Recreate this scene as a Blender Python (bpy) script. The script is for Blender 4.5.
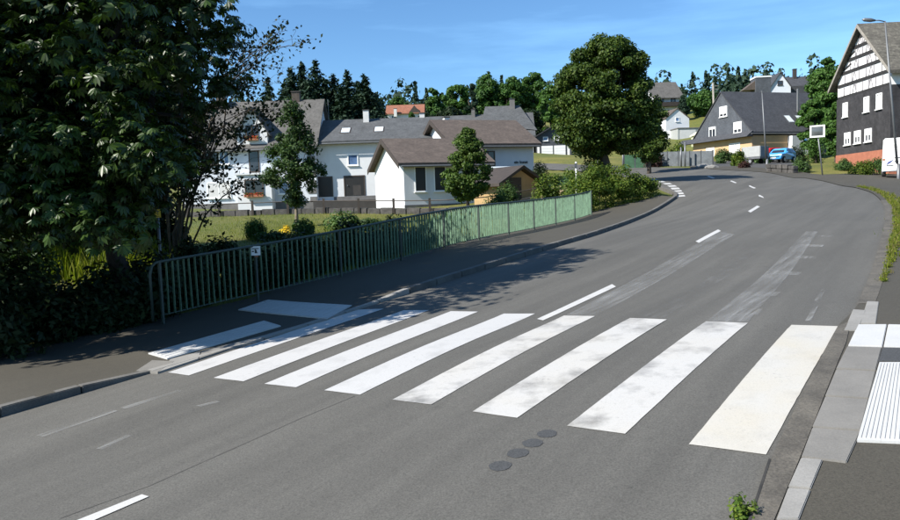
import bpy, math, random
import numpy as np
from mathutils import Vector, Matrix
from mathutils.geometry import delaunay_2d_cdt

R = math.radians
for o in list(bpy.data.objects):
    bpy.data.objects.remove(o)
SC = bpy.context.scene
COL = SC.collection

# ------------------------------------------------------------------ camera
FPX, PITCH, ROLL, CAMZ = 717.0, R(4.6), R(2.0), 2.6
fwd = Vector((0, math.cos(PITCH), -math.sin(PITCH)))
up0 = Vector((0, math.sin(PITCH), math.cos(PITCH)))
rgt = Vector((math.cos(ROLL), 0, 0)) - math.sin(ROLL) * up0
upv = Vector((math.sin(ROLL), 0, 0)) + math.cos(ROLL) * up0
CAM = Vector((0, 0, CAMZ))
cd = bpy.data.cameras.new('camera')
cam = bpy.data.objects.new('camera', cd)
COL.objects.link(cam)
m = Matrix((rgt, upv, -fwd)).transposed().to_4x4()
m.translation = CAM
cam.matrix_world = m
cd.sensor_width = 36.0
cd.lens = FPX / 900.0 * 36.0
cd.clip_start = 0.1
cd.clip_end = 3000
SC.camera = cam

# ------------------------------------------------------------------ sky, sun, exposure
SUN_EL = R(40)
SUN_H = Vector((-0.90, -0.436)).normalized()
SUN_S = Vector((SUN_H.x * math.cos(SUN_EL), SUN_H.y * math.cos(SUN_EL), math.sin(SUN_EL)))
w = bpy.data.worlds.new('World'); SC.world = w; w.use_nodes = True
nt = w.node_tree
bg = nt.nodes['Background']
sky = nt.nodes.new('ShaderNodeTexSky')
sky.sky_type = 'NISHITA'; sky.sun_disc = False
sky.sun_elevation = SUN_EL
sky.sun_rotation = math.atan2(SUN_H.x, SUN_H.y)
sky.altitude = 300; sky.air_density = 1.0; sky.dust_density = 0.3; sky.ozone_density = 2.5
# thin cirrus streaks, everywhere on the dome alike
tc = nt.nodes.new('ShaderNodeTexCoord')
mp = nt.nodes.new('ShaderNodeMapping'); mp.inputs['Scale'].default_value = (1.2, 1.2, 9.0)
mp.inputs['Rotation'].default_value = (0, R(6), 0)
nz = nt.nodes.new('ShaderNodeTexNoise'); nz.inputs['Scale'].default_value = 2.2; nz.inputs['Detail'].default_value = 6
nz.inputs['Roughness'].default_value = 0.55
rp = nt.nodes.new('ShaderNodeValToRGB')
rp.color_ramp.elements[0].position = 0.45; rp.color_ramp.elements[0].color = (0, 0, 0, 1)
rp.color_ramp.elements[1].position = 0.8; rp.color_ramp.elements[1].color = (0.22, 0.22, 0.22, 1)
mx = nt.nodes.new('ShaderNodeMix'); mx.data_type = 'RGBA'
mx.inputs['B'].default_value = (9.0, 12.0, 15.0, 1)
nt.links.new(tc.outputs['Generated'], mp.inputs['Vector'])
nt.links.new(mp.outputs['Vector'], nz.inputs['Vector'])
nt.links.new(nz.outputs['Fac'], rp.inputs['Fac'])
nt.links.new(rp.outputs['Color'], mx.inputs['Factor'])
nt.links.new(sky.outputs['Color'], mx.inputs['A'])
tn = nt.nodes.new('ShaderNodeMix'); tn.data_type = 'RGBA'; tn.blend_type = 'MULTIPLY'; tn.inputs['Factor'].default_value = 1.0
tn.inputs['B'].default_value = (0.74, 1.04, 1.26, 1)
nt.links.new(mx.outputs['Result'], tn.inputs['A'])
nt.links.new(tn.outputs['Result'], bg.inputs['Color'])
bg.inputs['Strength'].default_value = 0.07
sd = bpy.data.lights.new('sun', 'SUN'); sd.energy = 5.0; sd.angle = R(0.53); sd.color = (1.0, 0.95, 0.87)
so = bpy.data.objects.new('sun', sd); COL.objects.link(so)
so.rotation_euler = (-SUN_S).to_track_quat('-Z', 'Y').to_euler()
so.location = (-30, -15, 40)
SC.view_settings.view_transform = 'Standard'
SC.view_settings.look = 'None'
SC.view_settings.gamma = 1.0
SC.view_settings.exposure = 1.0

# ------------------------------------------------------------------ pixels and terrain
def ray(px, py):
    return (rgt * (px - 450.0) + upv * (260.0 - py) + fwd * FPX).normalized()

def at(px, py, Y):
    d = ray(px, py)
    return CAM + d * (Y / d.y)

# road surface near the crossing is a plane rising up the street; farther off the slope eases
n_cam = (-0.1145, 0.9847, -0.1312)
NR = (rgt * n_cam[0] + upv * n_cam[1] + fwd * n_cam[2]).normalized()
def plane_z(x, y):
    c = NR.dot(CAM) - 2.55
    return (c - NR.x * x - NR.y * y) / NR.z
ctl = []
for x in (-12, -7, -3, 0, 3):
    for y in (-14, -6, 0, 5, 10):
        ctl.append((x, y, plane_z(x, y)))
for px, py, Y in [
    (537, 321, 11.4), (696, 243, 18.6), (748, 213, 26), (761, 196, 33), (752, 187, 40),
    (872, 270, 13.2), (884, 225, 19.0), (884, 203, 26), (858, 188, 33),
    (897, 180, 41), (890, 174, 52), (843, 164, 58), (823, 175.5, 45), (767, 171, 55), (799, 178, 46),
    (780, 162, 75), (752, 164, 66), (752, 160, 80), (685, 165, 70), (700, 175, 52), (607, 183, 45), (675, 199, 37.5),
    (600, 233, 24.3), (251, 298, 17), (566, 221, 34.5), (493, 237, 27.5), (380, 303, 14.5),
    (560, 163, 112), (600, 168, 70), (560, 190, 55), (520, 202, 46),
    (405, 208, 50), (350, 208, 67), (220, 209, 62), (300, 214, 46), (430, 216, 42), (230, 240, 29), (100, 262, 22), (340, 232, 30), (20, 262, 26),
    (675, 137, 130), (705, 140, 110), (665, 115, 165), (410, 125, 175), (490, 150, 100), (300, 170, 112), (500, 130, 140), (560, 130, 150),
    (780, 104, 150), (815, 130, 100), (720, 134, 330), (600, 136, 330), (450, 150, 330), (300, 152, 330), (860, 128, 300), (100, 150, 330),
    (60, 200, 70), (100, 170, 120), (-150, 210, 60), (1000, 170, 60), (1050, 130, 110), (1100, 200, 30)]:
    p = at(px, py, Y)
    ctl.append((p.x, p.y, p.z))
ctl += [(-260, 330, 14), (260, -40, 8), (-260, -40, -4), (300, 120, 18), (-150, 60, 0), (-60, 0, -4.5), (40, 5, 4.0), (15, -10, 0.8), (0, 420, 34), (200, 420, 34), (-200, 420, 28)]
CT = np.array(ctl, float)
def _phi(r2):
    return 0.5 * r2 * np.log(np.maximum(r2, 1e-9))
_n = len(CT); _S = 50.0
_cx = CT[:, :2] / _S
_A = np.zeros((_n + 3, _n + 3))
_d2 = ((_cx[:, None] - _cx[None]) ** 2).sum(-1)
_A[:_n, :_n] = _phi(_d2) + np.eye(_n) * 2e-4
_A[:_n, _n] = 1; _A[:_n, _n + 1:] = _cx
_A[_n:, :_n] = _A[:_n, _n:].T
_w = np.linalg.solve(_A, np.concatenate([CT[:, 2], np.zeros(3)]))
def hv(P):
    P = np.atleast_2d(np.asarray(P, float))[:, :2] / _S
    d2 = ((P[:, None] - _cx[None]) ** 2).sum(-1)
    return _phi(d2) @ _w[:_n] + _w[_n] + P @ _w[_n + 1:]
def h(x, y):
    return float(hv([[x, y]])[0])
_ts = np.concatenate([np.arange(1.5, 60, 0.1), np.arange(60, 400, 0.5)])
def G(px, py, dz=0.0):
    """where the ray through a pixel meets the ground (raised by dz)"""
    d = ray(px, py)
    X = CAM.x + d.x * _ts; Y = CAM.y + d.y * _ts; Z = CAM.z + d.z * _ts
    f = Z - hv(np.stack([X, Y], 1)) - dz
    k = np.argmax(f <= 0)
    if f[k] > 0:
        k = len(f) - 1
    a, b = _ts[max(k - 1, 0)], _ts[k]
    for _ in range(18):
        mdl = 0.5 * (a + b)
        p = CAM + d * mdl
        if p.z - h(p.x, p.y) - dz > 0: a = mdl
        else: b = mdl
    return CAM + d * b
def on(x, y, dz=0.0):
    return Vector((x, y, h(x, y) + dz))
def spot(px, Y, dz=0.0):
    """ground point in image column px (near the horizon) at distance Y"""
    x = 0
    py = 200
    for _ in range(6):
        p = at(px, py, Y)
        z = h(p.x, p.y)
        py -= (z - p.z) * FPX / Y
    return Vector((p.x, p.y, z + dz))

# ------------------------------------------------------------------ object helpers
def link(o, parent=None):
    COL.objects.link(o)
    if parent is not None:
        o.parent = parent
    return o
def tag(o, label=None, cat=None, group=None, kind=None):
    if label: o['label'] = label
    if cat: o['category'] = cat
    if group: o['group'] = group
    if kind: o['kind'] = kind
    return o
def thing(name, label, cat, loc=(0, 0, 0), rz=0.0, group=None):
    o = bpy.data.objects.new(name, None)
    o.empty_display_size = 0.3
    o.location = loc; o.rotation_euler = (0, 0, rz)
    return tag(link(o), label, cat, group)
class MB:
    def __init__(self):
        self.v = []; self.f = []
    def add(self, vs, fs):
        b = len(self.v)
        self.v += [tuple(p) for p in vs]
        self.f += [tuple(b + i for i in f) for f in fs]
        return self
    def hexa(self, c):   # 4 bottom (ccw) + 4 top corners
        return self.add(c, [(3, 2, 1, 0), (4, 5, 6, 7), (0, 1, 5, 4), (1, 2, 6, 5), (2, 3, 7, 6), (3, 0, 4, 7)])
    def box(self, x0, x1, y0, y1, z0, z1):
        return self.hexa([(x0, y0, z0), (x1, y0, z0), (x1, y1, z0), (x0, y1, z0), (x0, y0, z1), (x1, y0, z1), (x1, y1, z1), (x0, y1, z1)])
    def tube(self, pts, rs, n=8, cap=True):
        pts = [Vector(p) for p in pts]
        if not hasattr(rs, '__len__'): rs = [rs] * len(pts)
        vs = []; fs = []
        ref = None
        for i, p in enumerate(pts):
            t = (pts[min(i + 1, len(pts) - 1)] - pts[max(i - 1, 0)]).normalized()
            if ref is None:
                ref = Vector((1, 0, 0)) if abs(t.x) < 0.8 else Vector((0, 1, 0))
            a = (ref - t * ref.dot(t)).normalized(); ref = a
            b = t.cross(a)
            for k in range(n):
                an = 2 * math.pi * k / n
                vs.append(p + (a * math.cos(an) + b * math.sin(an)) * rs[i])
        for i in range(len(pts) - 1):
            for k in range(n):
                fs.append((i * n + k, i * n + (k + 1) % n, (i + 1) * n + (k + 1) % n, (i + 1) * n + k))
        if cap:
            fs.append(tuple(range(n - 1, -1, -1)))
            fs.append(tuple(range((len(pts) - 1) * n, len(pts) * n)))
        return self.add(vs, fs)
    def prism(self, poly, off):   # 3-d polygon pushed by off
        n = len(poly); off = Vector(off)
        vs = [Vector(p) for p in poly] + [Vector(p) + off for p in poly]
        fs = [tuple(range(n - 1, -1, -1)), tuple(range(n, 2 * n))] + [(i, (i + 1) % n, n + (i + 1) % n, n + i) for i in range(n)]
        return self.add(vs, fs)
    def build(self, name, mat, parent=None, smooth=False, bevel=0.0):
        me = bpy.data.meshes.new(name)
        me.from_pydata(self.v, [], self.f)
        import bmesh
        bm = bmesh.new(); bm.from_mesh(me)
        bmesh.ops.recalc_face_normals(bm, faces=bm.faces)
        if bevel > 0:
            bmesh.ops.bevel(bm, geom=[e for e in bm.edges if len(e.link_faces) == 2 and e.calc_face_angle(0) > 0.35], offset=bevel, segments=2, affect='EDGES', clamp_overlap=True)
        bm.to_mesh(me); bm.free()
        me.materials.append(mat)
        if smooth:
            me.polygons.foreach_set('use_smooth', [True] * len(me.polygons))
        return link(bpy.data.objects.new(name, me), parent)
def np_mesh(name, V, F, mat, parent=None, smooth=False):
    V = np.asarray(V, np.float32); F = np.asarray(F, np.int32)
    me = bpy.data.meshes.new(name)
    k = F.shape[1]
    me.vertices.add(len(V)); me.vertices.foreach_set('co', V.ravel())
    me.loops.add(F.size); me.loops.foreach_set('vertex_index', F.ravel())
    me.polygons.add(len(F)); me.polygons.foreach_set('loop_start', np.arange(0, F.size, k, dtype=np.int32))
    me.update(calc_edges=True); me.validate()
    me.materials.append(mat)
    if smooth: me.polygons.foreach_set('use_smooth', [True] * len(me.polygons))
    return link(bpy.data.objects.new(name, me), parent)

# ------------------------------------------------------------------ materials
def newmat(name):
    mt = bpy.data.materials.new(name); mt.use_nodes = True
    return mt, mt.node_tree, mt.node_tree.nodes['Principled BSDF']
def noise(t, scale, detail=4, rough=0.6, coord='Object', stretch=None):
    tcn = t.nodes.new('ShaderNodeTexCoord')
    src = tcn.outputs[coord] if coord != 'World' else t.nodes.new('ShaderNodeNewGeometry').outputs['Position']
    if stretch:
        mpn = t.nodes.new('ShaderNodeMapping')
        mpn.vector_type = 'TEXTURE'      # turn into the street's own axes, then stretch
        mpn.inputs['Scale'].default_value = tuple(1.0 / q for q in stretch[0]); mpn.inputs['Rotation'].default_value = (0, 0, -stretch[1])
        t.links.new(src, mpn.inputs['Vector']); src = mpn.outputs['Vector']
    nn = t.nodes.new('ShaderNodeTexNoise')
    nn.inputs['Scale'].default_value = scale; nn.inputs['Detail'].default_value = detail; nn.inputs['Roughness'].default_value = rough
    t.links.new(src, nn.inputs['Vector'])
    return nn.outputs['Fac']
def ramp(t, fac, stops):
    r = t.nodes.new('ShaderNodeValToRGB')
    el = r.color_ramp.elements
    while len(el) < len(stops): el.new(0.5)
    for e, (p, c) in zip(el, stops):
        e.position = p; e.color = (*c, 1) if len(c) == 3 else c
    t.links.new(fac, r.inputs['Fac'])
    return r.outputs['Color']
def mixc(t, fac, a, b, mode='MIX'):
    n_ = t.nodes.new('ShaderNodeMix'); n_.data_type = 'RGBA'; n_.blend_type = mode
    for k, v in (('Factor', fac), ('A', a), ('B', b)):
        s = n_.inputs[k]
        if hasattr(v, 'links'): t.links.new(v, s)
        elif isinstance(v, (int, float)): s.default_value = v
        else: s.default_value = (*v, 1)
    return n_.outputs['Result']
def bump(t, b, fac, strength=0.3, dist=0.02):
    n_ = t.nodes.new('ShaderNodeBump')
    n_.inputs['Strength'].default_value = strength; n_.inputs['Distance'].default_value = dist
    t.links.new(fac, n_.inputs['Height']); t.links.new(n_.outputs['Normal'], b.inputs['Normal'])
def plain(name, c, rough=0.7, var=0.15, scale=3.0, metal=0.0, bmp=0.0, coord='Object', fine=None):
    mt, t, b = newmat(name)
    lo = tuple(x * (1 - var) for x in c); hi = tuple(min(1, x * (1 + var)) for x in c)
    colr = ramp(t, noise(t, scale, 5, 0.6, coord), [(0.3, lo), (0.7, hi)])
    if fine:
        colr = mixc(t, 1.0, colr, ramp(t, noise(t, fine[0], 3, 0.7, coord), [(0.3, (1 - fine[1],) * 3), (0.7, (1 + 0 * fine[1],) * 3)]), 'MULTIPLY')
    t.links.new(colr, b.inputs['Base Color'])
    b.inputs['Roughness'].default_value = rough; b.inputs['Metallic'].default_value = metal
    if bmp: bump(t, b, noise(t, scale * 6, 4, 0.7, coord), bmp, 0.02)
    return mt
HEAD = math.atan2(0.593, 0.805)      # street direction, measured from +Y to the right
def asphalt(name, base, seed=0.0, streak=0.12, grit=0.35, warm=(1.0, 0.985, 0.96)):
    mt, t, b = newmat(name)
    c = tuple(base * k for k in warm)
    big = ramp(t, noise(t, 0.35, 5, 0.6, 'World'), [(0.3, tuple(x * 0.93 for x in c)), (0.7, tuple(x * 1.06 for x in c))])
    # wheel tracks and wear drawn out along the street
    strk = ramp(t, noise(t, 1.0, 4, 0.6, 'World', ((1.6, 0.08, 1), HEAD)), [(0.35, (1 - streak,) * 3), (0.65, (1 + streak * 0.5,) * 3)])
    colr = mixc(t, 1.0, big, strk, 'MULTIPLY')
    med = ramp(t, noise(t, 7.0, 5, 0.75, 'World'), [(0.25, (0.94,) * 3), (0.75, (1.05,) * 3)])
    colr = mixc(t, 1.0, colr, med, 'MULTIPLY')
    spots = ramp(t, noise(t, 2.6, 5, 0.7, 'World'), [(0.64, (1,) * 3), (0.72, (0.86,) * 3)])
    colr = mixc(t, 1.0, colr, spots, 'MULTIPLY')
    gr = noise(t, 60.0, 4, 0.85, 'World')
    colr = mixc(t, 1.0, colr, ramp(t, gr, [(0.32, (1 - grit,) * 3), (0.5, (1,) * 3), (0.72, (1 + grit,) * 3)]), 'MULTIPLY')
    t.links.new(colr, b.inputs['Base Color'])
    b.inputs['Roughness'].default_value = 0.86
    b.inputs['Specular IOR Level'].default_value = 0.3
    bump(t, b, gr, 0.35, 0.006)
    return mt
def paint(name, c, wear=0.35, yellow=0.0, coord='World', scale=2.0, thr=(0.52, 0.72)):
    mt, t, b = newmat(name)
    w1 = ramp(t, noise(t, scale, 6, 0.65, coord), [(thr[0], (0, 0, 0)), (thr[1], (wear,) * 3)])
    colr = mixc(t, w1, c, tuple(x * 0.45 for x in c))
    if yellow:
        y1 = ramp(t, noise(t, 1.1, 4, 0.6, coord), [(0.4, (0, 0, 0)), (0.65, (yellow,) * 3)])
        colr = mixc(t, y1, colr, (0.41, 0.36, 0.26))
    chip = ramp(t, noise(t, 22, 5, 0.75, coord), [(0.60, (0, 0, 0)), (0.67, (0.55,) * 3)])
    colr = mixc(t, mixc(t, 1.0, chip, ramp(t, noise(t, 1.3, 3, 0.6, coord), [(0.42, (0.1,) * 3), (0.6, (1,) * 3)]), 'MULTIPLY'), colr, (0.10, 0.097, 0.092))
    gr = noise(t, 80, 2, 0.8, coord)
    colr = mixc(t, 1.0, colr, ramp(t, gr, [(0.28, (0.8,) * 3), (0.5, (1,) * 3)]), 'MULTIPLY')
    t.links.new(colr, b.inputs['Base Color']); b.inputs['Roughness'].default_value = 0.65
    bump(t, b, gr, 0.2, 0.004)
    return mt
def ghost(name, c, lo, hi, scale, stretch, alpha=0.8):
    """remains of worn-off paint: patchy film with holes"""
    mt, t, b = newmat(name)
    b.inputs['Base Color'].default_value = (*c, 1); b.inputs['Roughness'].default_value = 0.8
    a1 = ramp(t, noise(t, scale, 6, 0.72, 'World', stretch), [(lo, (0, 0, 0)), (hi, (alpha,) * 3)])
    a2 = ramp(t, noise(t, 0.7, 3, 0.6, 'World'), [(0.35, (0.35,) * 3), (0.6, (1,) * 3)])
    a = mixc(t, 1.0, a1, a2, 'MULTIPLY')
    t.links.new(a, b.inputs['Alpha'])
    return mt
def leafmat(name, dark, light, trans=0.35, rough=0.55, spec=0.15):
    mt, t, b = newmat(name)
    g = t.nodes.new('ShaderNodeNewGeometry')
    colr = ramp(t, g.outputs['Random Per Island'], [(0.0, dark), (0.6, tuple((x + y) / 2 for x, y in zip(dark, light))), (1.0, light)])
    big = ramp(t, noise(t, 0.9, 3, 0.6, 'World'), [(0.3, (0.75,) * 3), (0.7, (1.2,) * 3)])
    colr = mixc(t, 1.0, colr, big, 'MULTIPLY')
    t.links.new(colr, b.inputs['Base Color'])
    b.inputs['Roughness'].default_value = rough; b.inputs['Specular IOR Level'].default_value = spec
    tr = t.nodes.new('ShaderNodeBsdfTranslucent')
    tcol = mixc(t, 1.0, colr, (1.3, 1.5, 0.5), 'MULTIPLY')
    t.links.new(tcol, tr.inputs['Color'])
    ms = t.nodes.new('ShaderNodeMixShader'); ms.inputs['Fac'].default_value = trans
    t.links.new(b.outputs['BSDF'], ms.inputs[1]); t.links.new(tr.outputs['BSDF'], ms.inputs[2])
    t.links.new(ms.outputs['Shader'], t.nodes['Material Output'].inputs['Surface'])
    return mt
def roofmat(name, c, rows=3.0, var=0.25, lichen=None):
    mt, t, b = newmat(name)
    tcn = t.nodes.new('ShaderNodeTexCoord')
    wv = t.nodes.new('ShaderNodeTexWave'); wv.bands_direction = 'Z'; wv.wave_profile = 'SAW'
    wv.inputs['Scale'].default_value = rows; wv.inputs['Distortion'].default_value = 0.25; wv.inputs['Detail'].default_value = 2
    t.links.new(tcn.outputs['Object'], wv.inputs['Vector'])
    base = ramp(t, noise(t, 1.2, 6, 0.7), [(0.28, tuple(x * (1 - var) for x in c)), (0.72, tuple(x * (1 + var) for x in c))])
    if lichen:
        base = mixc(t, ramp(t, noise(t, 4.0, 6, 0.75), [(0.5, (0, 0, 0)), (0.7, (0.7,) * 3)]), base, lichen)
    colr = mixc(t, 1.0, base, ramp(t, wv.outputs['Fac'], [(0.0, (0.62,) * 3), (0.25, (1,) * 3), (1.0, (1.05,) * 3)]), 'MULTIPLY')
    tile = ramp(t, noise(t, 5.0, 2, 0.5), [(0.3, (0.8,) * 3), (0.7, (1.15,) * 3)])
    colr = mixc(t, 1.0, colr, tile, 'MULTIPLY')
    t.links.new(colr, b.inputs['Base Color']); b.inputs['Roughness'].default_value = 0.75
    b.inputs['Specular IOR Level'].default_value = 0.3
    bump(t, b, wv.outputs['Fac'], 0.5, 0.03)
    return mt
def glassmat(name, c, rough=0.08):
    mt, t, b = newmat(name)
    t.links.new(ramp(t, noise(t, 1.5, 2, 0.5), [(0.35, tuple(x * 0.6 for x in c)), (0.65, c)]), b.inputs['Base Color'])
    b.inputs['Roughness'].default_value = rough; b.inputs['Specular IOR Level'].default_value = 0.6
    return mt

M = {}
M['road'] = asphalt('road_asphalt', 0.084, streak=0.16, grit=0.45, warm=(1.03, 0.99, 0.885))
M['walk'] = asphalt('pavement_asphalt', 0.05, streak=0.05, grit=0.4, warm=(1.12, 1.02, 0.80))
M['lot'] = asphalt('forecourt_asphalt', 0.06, streak=0.0)
M['patch'] = asphalt('patch_asphalt', 0.052, streak=0.0, grit=0.5, warm=(0.97, 1, 1.02))
M['seam'] = plain('asphalt_seam', (0.062, 0.059, 0.054), 0.8, 0.4, 6, coord='World')
M['crack'] = plain('asphalt_crack', (0.025, 0.023, 0.02), 0.9, 0.4, 6, coord='World')
M['gutter'] = plain('gutter_concrete', (0.105, 0.094, 0.076), 0.9, 0.35, 2.5, bmp=0.6, coord='World', fine=(45, 0.55))
M['stripe'] = paint('zebra_paint', (0.41, 0.405, 0.395), 0.3)
M['stripe_worn'] = paint('zebra_paint_worn', (0.41, 0.40, 0.38), 0.95, 0.15, scale=1.6, thr=(0.48, 0.68))
M['stripe_yellow'] = paint('zebra_paint_stained', (0.41, 0.395, 0.36), 0.25, 0.4)
M['line'] = paint('lane_paint', (0.42, 0.415, 0.40), 0.5, thr=(0.55, 0.75), scale=5)
M['ghost'] = ghost('worn_paint', (0.27, 0.27, 0.26), 0.40, 0.70, 2.2, ((5.0, 0.28, 1), HEAD), 0.8)
M['ghost_soft'] = ghost('worn_paint_haze', (0.22, 0.22, 0.215), 0.30, 0.75, 0.9, ((3.0, 0.3, 1), HEAD), 0.45)
M['ghost2'] = ghost('worn_paint_faint', (0.23, 0.23, 0.225), 0.47, 0.8, 3.0, ((2.5, 0.4, 1), HEAD), 0.6)
M['tactile'] = plain('tactile_white', (0.43, 0.43, 0.42), 0.7, 0.06, 2.0, coord='World', fine=(60, 0.12))
M['kerb'] = plain('kerb_concrete', (0.11, 0.105, 0.095), 0.85, 0.3, 2.2, bmp=0.4, coord='World', fine=(50, 0.35))
M['kerb_light'] = plain('kerb_concrete_new', (0.23, 0.222, 0.205), 0.85, 0.14, 1.8, bmp=0.2, coord='World', fine=(60, 0.2))
M['kerb_grey'] = plain('kerb_concrete_grey', (0.165, 0.157, 0.142), 0.85, 0.14, 2.0, bmp=0.2, coord='World', fine=(60, 0.2))
def grassmat():
    mt, t, b = newmat('lawn')
    a = ramp(t, noise(t, 0.22, 5, 0.6, 'World'), [(0.3, (0.065, 0.09, 0.008)), (0.55, (0.12, 0.12, 0.014)), (0.75, (0.20, 0.17, 0.035))])
    f = ramp(t, noise(t, 9, 5, 0.75, 'World'), [(0.25, (0.55,) * 3), (0.75, (1.3,) * 3)])
    t.links.new(mixc(t, 1.0, a, f, 'MULTIPLY'), b.inputs['Base Color']); b.inputs['Roughness'].default_value = 0.9
    bump(t, b, noise(t, 14, 4, 0.8, 'World'), 0.9, 0.08)
    return mt
M['lawn'] = grassmat()
M['earth'] = plain('bare_earth', (0.26, 0.19, 0.11), 0.95, 0.35, 2.0, bmp=0.6, coord='World')
M['white_wall'] = plain('white_render', (0.57, 0.58, 0.59), 0.85, 0.06, 0.8, bmp=0.1)
M['blue_white_wall'] = plain('pale_render', (0.54, 0.57, 0.61), 0.85, 0.05, 0.8, bmp=0.1)
M['peach'] = plain('peach_render', (0.46, 0.31, 0.17), 0.85, 0.06, 0.9)
M['tan'] = plain('tan_boards', (0.33, 0.22, 0.10), 0.8, 0.2, 2.0)
M['brick_red'] = plain('red_plinth', (0.36, 0.13, 0.075), 0.85, 0.15, 3, fine=(20, 0.3))
M['slate_wall'] = plain('slate_cladding', (0.075, 0.082, 0.095), 0.6, 0.25, 3, fine=(12, 0.3))
M['slate_black'] = plain('black_slate_cladding', (0.045, 0.043, 0.045), 0.6, 0.25, 3, fine=(14, 0.35))
M['timber'] = plain('black_timber', (0.02, 0.018, 0.017), 0.75, 0.3, 4)
M['darkwood'] = plain('dark_stained_wood', (0.035, 0.026, 0.02), 0.7, 0.3, 4)
M['plinth'] = plain('grey_plinth', (0.12, 0.115, 0.11), 0.85, 0.2, 2)
M['darkplinth'] = plain('dark_plinth', (0.035, 0.032, 0.03), 0.85, 0.2, 2)
M['roof_brown'] = roofmat('brown_roof_tiles', (0.095, 0.075, 0.062), 3.4)
M['roof_grey'] = roofmat('grey_slate_roof', (0.075, 0.078, 0.08), 3.0)
M['roof_dark'] = roofmat('dark_slate_roof', (0.05, 0.052, 0.058), 3.0)
M['roof_lichen'] = roofmat('weathered_roof', (0.085, 0.078, 0.065), 2.6, 0.35, (0.20, 0.19, 0.15))
M['roof_warm'] = roofmat('sandy_grey_roof', (0.095, 0.09, 0.083), 3.0)
M['roof_red'] = roofmat('red_roof_tiles', (0.24, 0.10, 0.06), 3.0)
M['slate_wall'] = roofmat('slate_cladding_rows', (0.075, 0.082, 0.095), 3.6)
M['slate_black'] = roofmat('black_slate_rows', (0.046, 0.044, 0.046), 3.6, 0.35)
M['frame'] = plain('white_frame', (0.78, 0.78, 0.76), 0.5, 0.03)
M['darkframe'] = plain('brown_frame', (0.05, 0.035, 0.025), 0.5, 0.1)
M['glass'] = glassmat('window_glass', (0.03, 0.035, 0.045))
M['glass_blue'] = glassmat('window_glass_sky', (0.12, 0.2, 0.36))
M['shutter'] = plain('roller_shutter', (0.55, 0.54, 0.52), 0.6, 0.08, 2)
M['white_door'] = plain('white_garage_door', (0.80, 0.80, 0.78), 0.5, 0.03)
M['black_void'] = plain('near_black', (0.012, 0.011, 0.010), 0.5, 0.2)
M['metal'] = plain('galvanised_steel', (0.14, 0.145, 0.15), 0.5, 0.12, 3, metal=0.5)
M['darkmetal'] = plain('dark_painted_steel', (0.10, 0.105, 0.11), 0.5, 0.15, 3)
M['fencegreen'] = plain('green_painted_steel', (0.115, 0.205, 0.13), 0.55, 0.3, 5, coord='World', fine=(30, 0.3))
M['fencedark'] = plain('dark_green_steel', (0.04, 0.058, 0.048), 0.5, 0.18, 3, coord='World')
M['bark'] = plain('bark', (0.075, 0.06, 0.045), 0.95, 0.35, 5, bmp=0.8)
M['bark_shaded'] = plain('shaded_bark', (0.02, 0.016, 0.012), 0.95, 0.35, 5, bmp=0.8)  # chestnut bark colour darkened to stand for the deep shade under its crown
M['bark_light'] = plain('young_bark', (0.17, 0.14, 0.10), 0.9, 0.3, 6, bmp=0.5)
M['stone'] = plain('garden_wall_stone', (0.075, 0.07, 0.064), 0.9, 0.45, 1.8, bmp=0.8, fine=(5, 0.5))
M['wood_grey'] = plain('weathered_wood', (0.24, 0.22, 0.19), 0.9, 0.2, 4)
M['yellow'] = plain('yellow_plate', (0.62, 0.42, 0.02), 0.5, 0.05)
M['white_plate'] = plain('white_plate', (0.72, 0.74, 0.74), 0.5, 0.05)
M['ink'] = plain('dark_print', (0.02, 0.03, 0.035), 0.6, 0.1)
M['ink_blue'] = plain('blue_print', (0.03, 0.05, 0.20), 0.6, 0.1)
M['red_flower'] = leafmat('red_petals', (0.45, 0.02, 0.01), (0.7, 0.06, 0.03), 0.2)
M['yellow_flower'] = leafmat('yellow_petals', (0.5, 0.32, 0.01), (0.7, 0.5, 0.03), 0.2)
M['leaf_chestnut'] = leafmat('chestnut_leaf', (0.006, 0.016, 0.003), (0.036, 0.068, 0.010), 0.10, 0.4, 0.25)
M['leaf_shrubtree'] = leafmat('slender_tree_leaf', (0.014, 0.022, 0.010), (0.035, 0.05, 0.02), 0.12)
M['leaf_young'] = leafmat('young_tree_leaf', (0.02, 0.045, 0.014), (0.06, 0.10, 0.03), 0.2)
M['leaf_linden'] = leafmat('linden_leaf', (0.025, 0.06, 0.012), (0.095, 0.14, 0.028), 0.22)
M['leaf_oak'] = leafmat('round_tree_leaf', (0.017, 0.04, 0.008), (0.075, 0.11, 0.018), 0.2)
M['leaf_far'] = leafmat('far_tree_leaf', (0.02, 0.06, 0.014), (0.07, 0.135, 0.028), 0.22)
M['leaf_bright'] = leafmat('bright_tree_leaf', (0.035, 0.085, 0.018), (0.085, 0.16, 0.035), 0.3)
M['leaf_conifer'] = leafmat('conifer_needles', (0.010, 0.026, 0.016), (0.028, 0.052, 0.028), 0.05, 0.7)
M['leaf_hedge'] = leafmat('hedge_leaf', (0.03, 0.068, 0.009), (0.125, 0.16, 0.022), 0.25)
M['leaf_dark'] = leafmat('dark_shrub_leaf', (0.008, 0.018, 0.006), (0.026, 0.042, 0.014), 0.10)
M['leaf_shrub'] = leafmat('shrub_leaf', (0.03, 0.065, 0.02), (0.085, 0.14, 0.04), 0.25)
M['leaf_red'] = leafmat('red_brown_leaf', (0.03, 0.015, 0.013), (0.07, 0.035, 0.028), 0.15)
M['leaf_grass'] = leafmat('grass_blade', (0.07, 0.11, 0.010), (0.20, 0.21, 0.03), 0.35)
M['leaf_dry'] = leafmat('dry_grass_blade', (0.10, 0.085, 0.03), (0.24, 0.20, 0.07), 0.3)
M['tyre'] = plain('tyre_rubber', (0.015, 0.015, 0.015), 0.85, 0.2)
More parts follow.
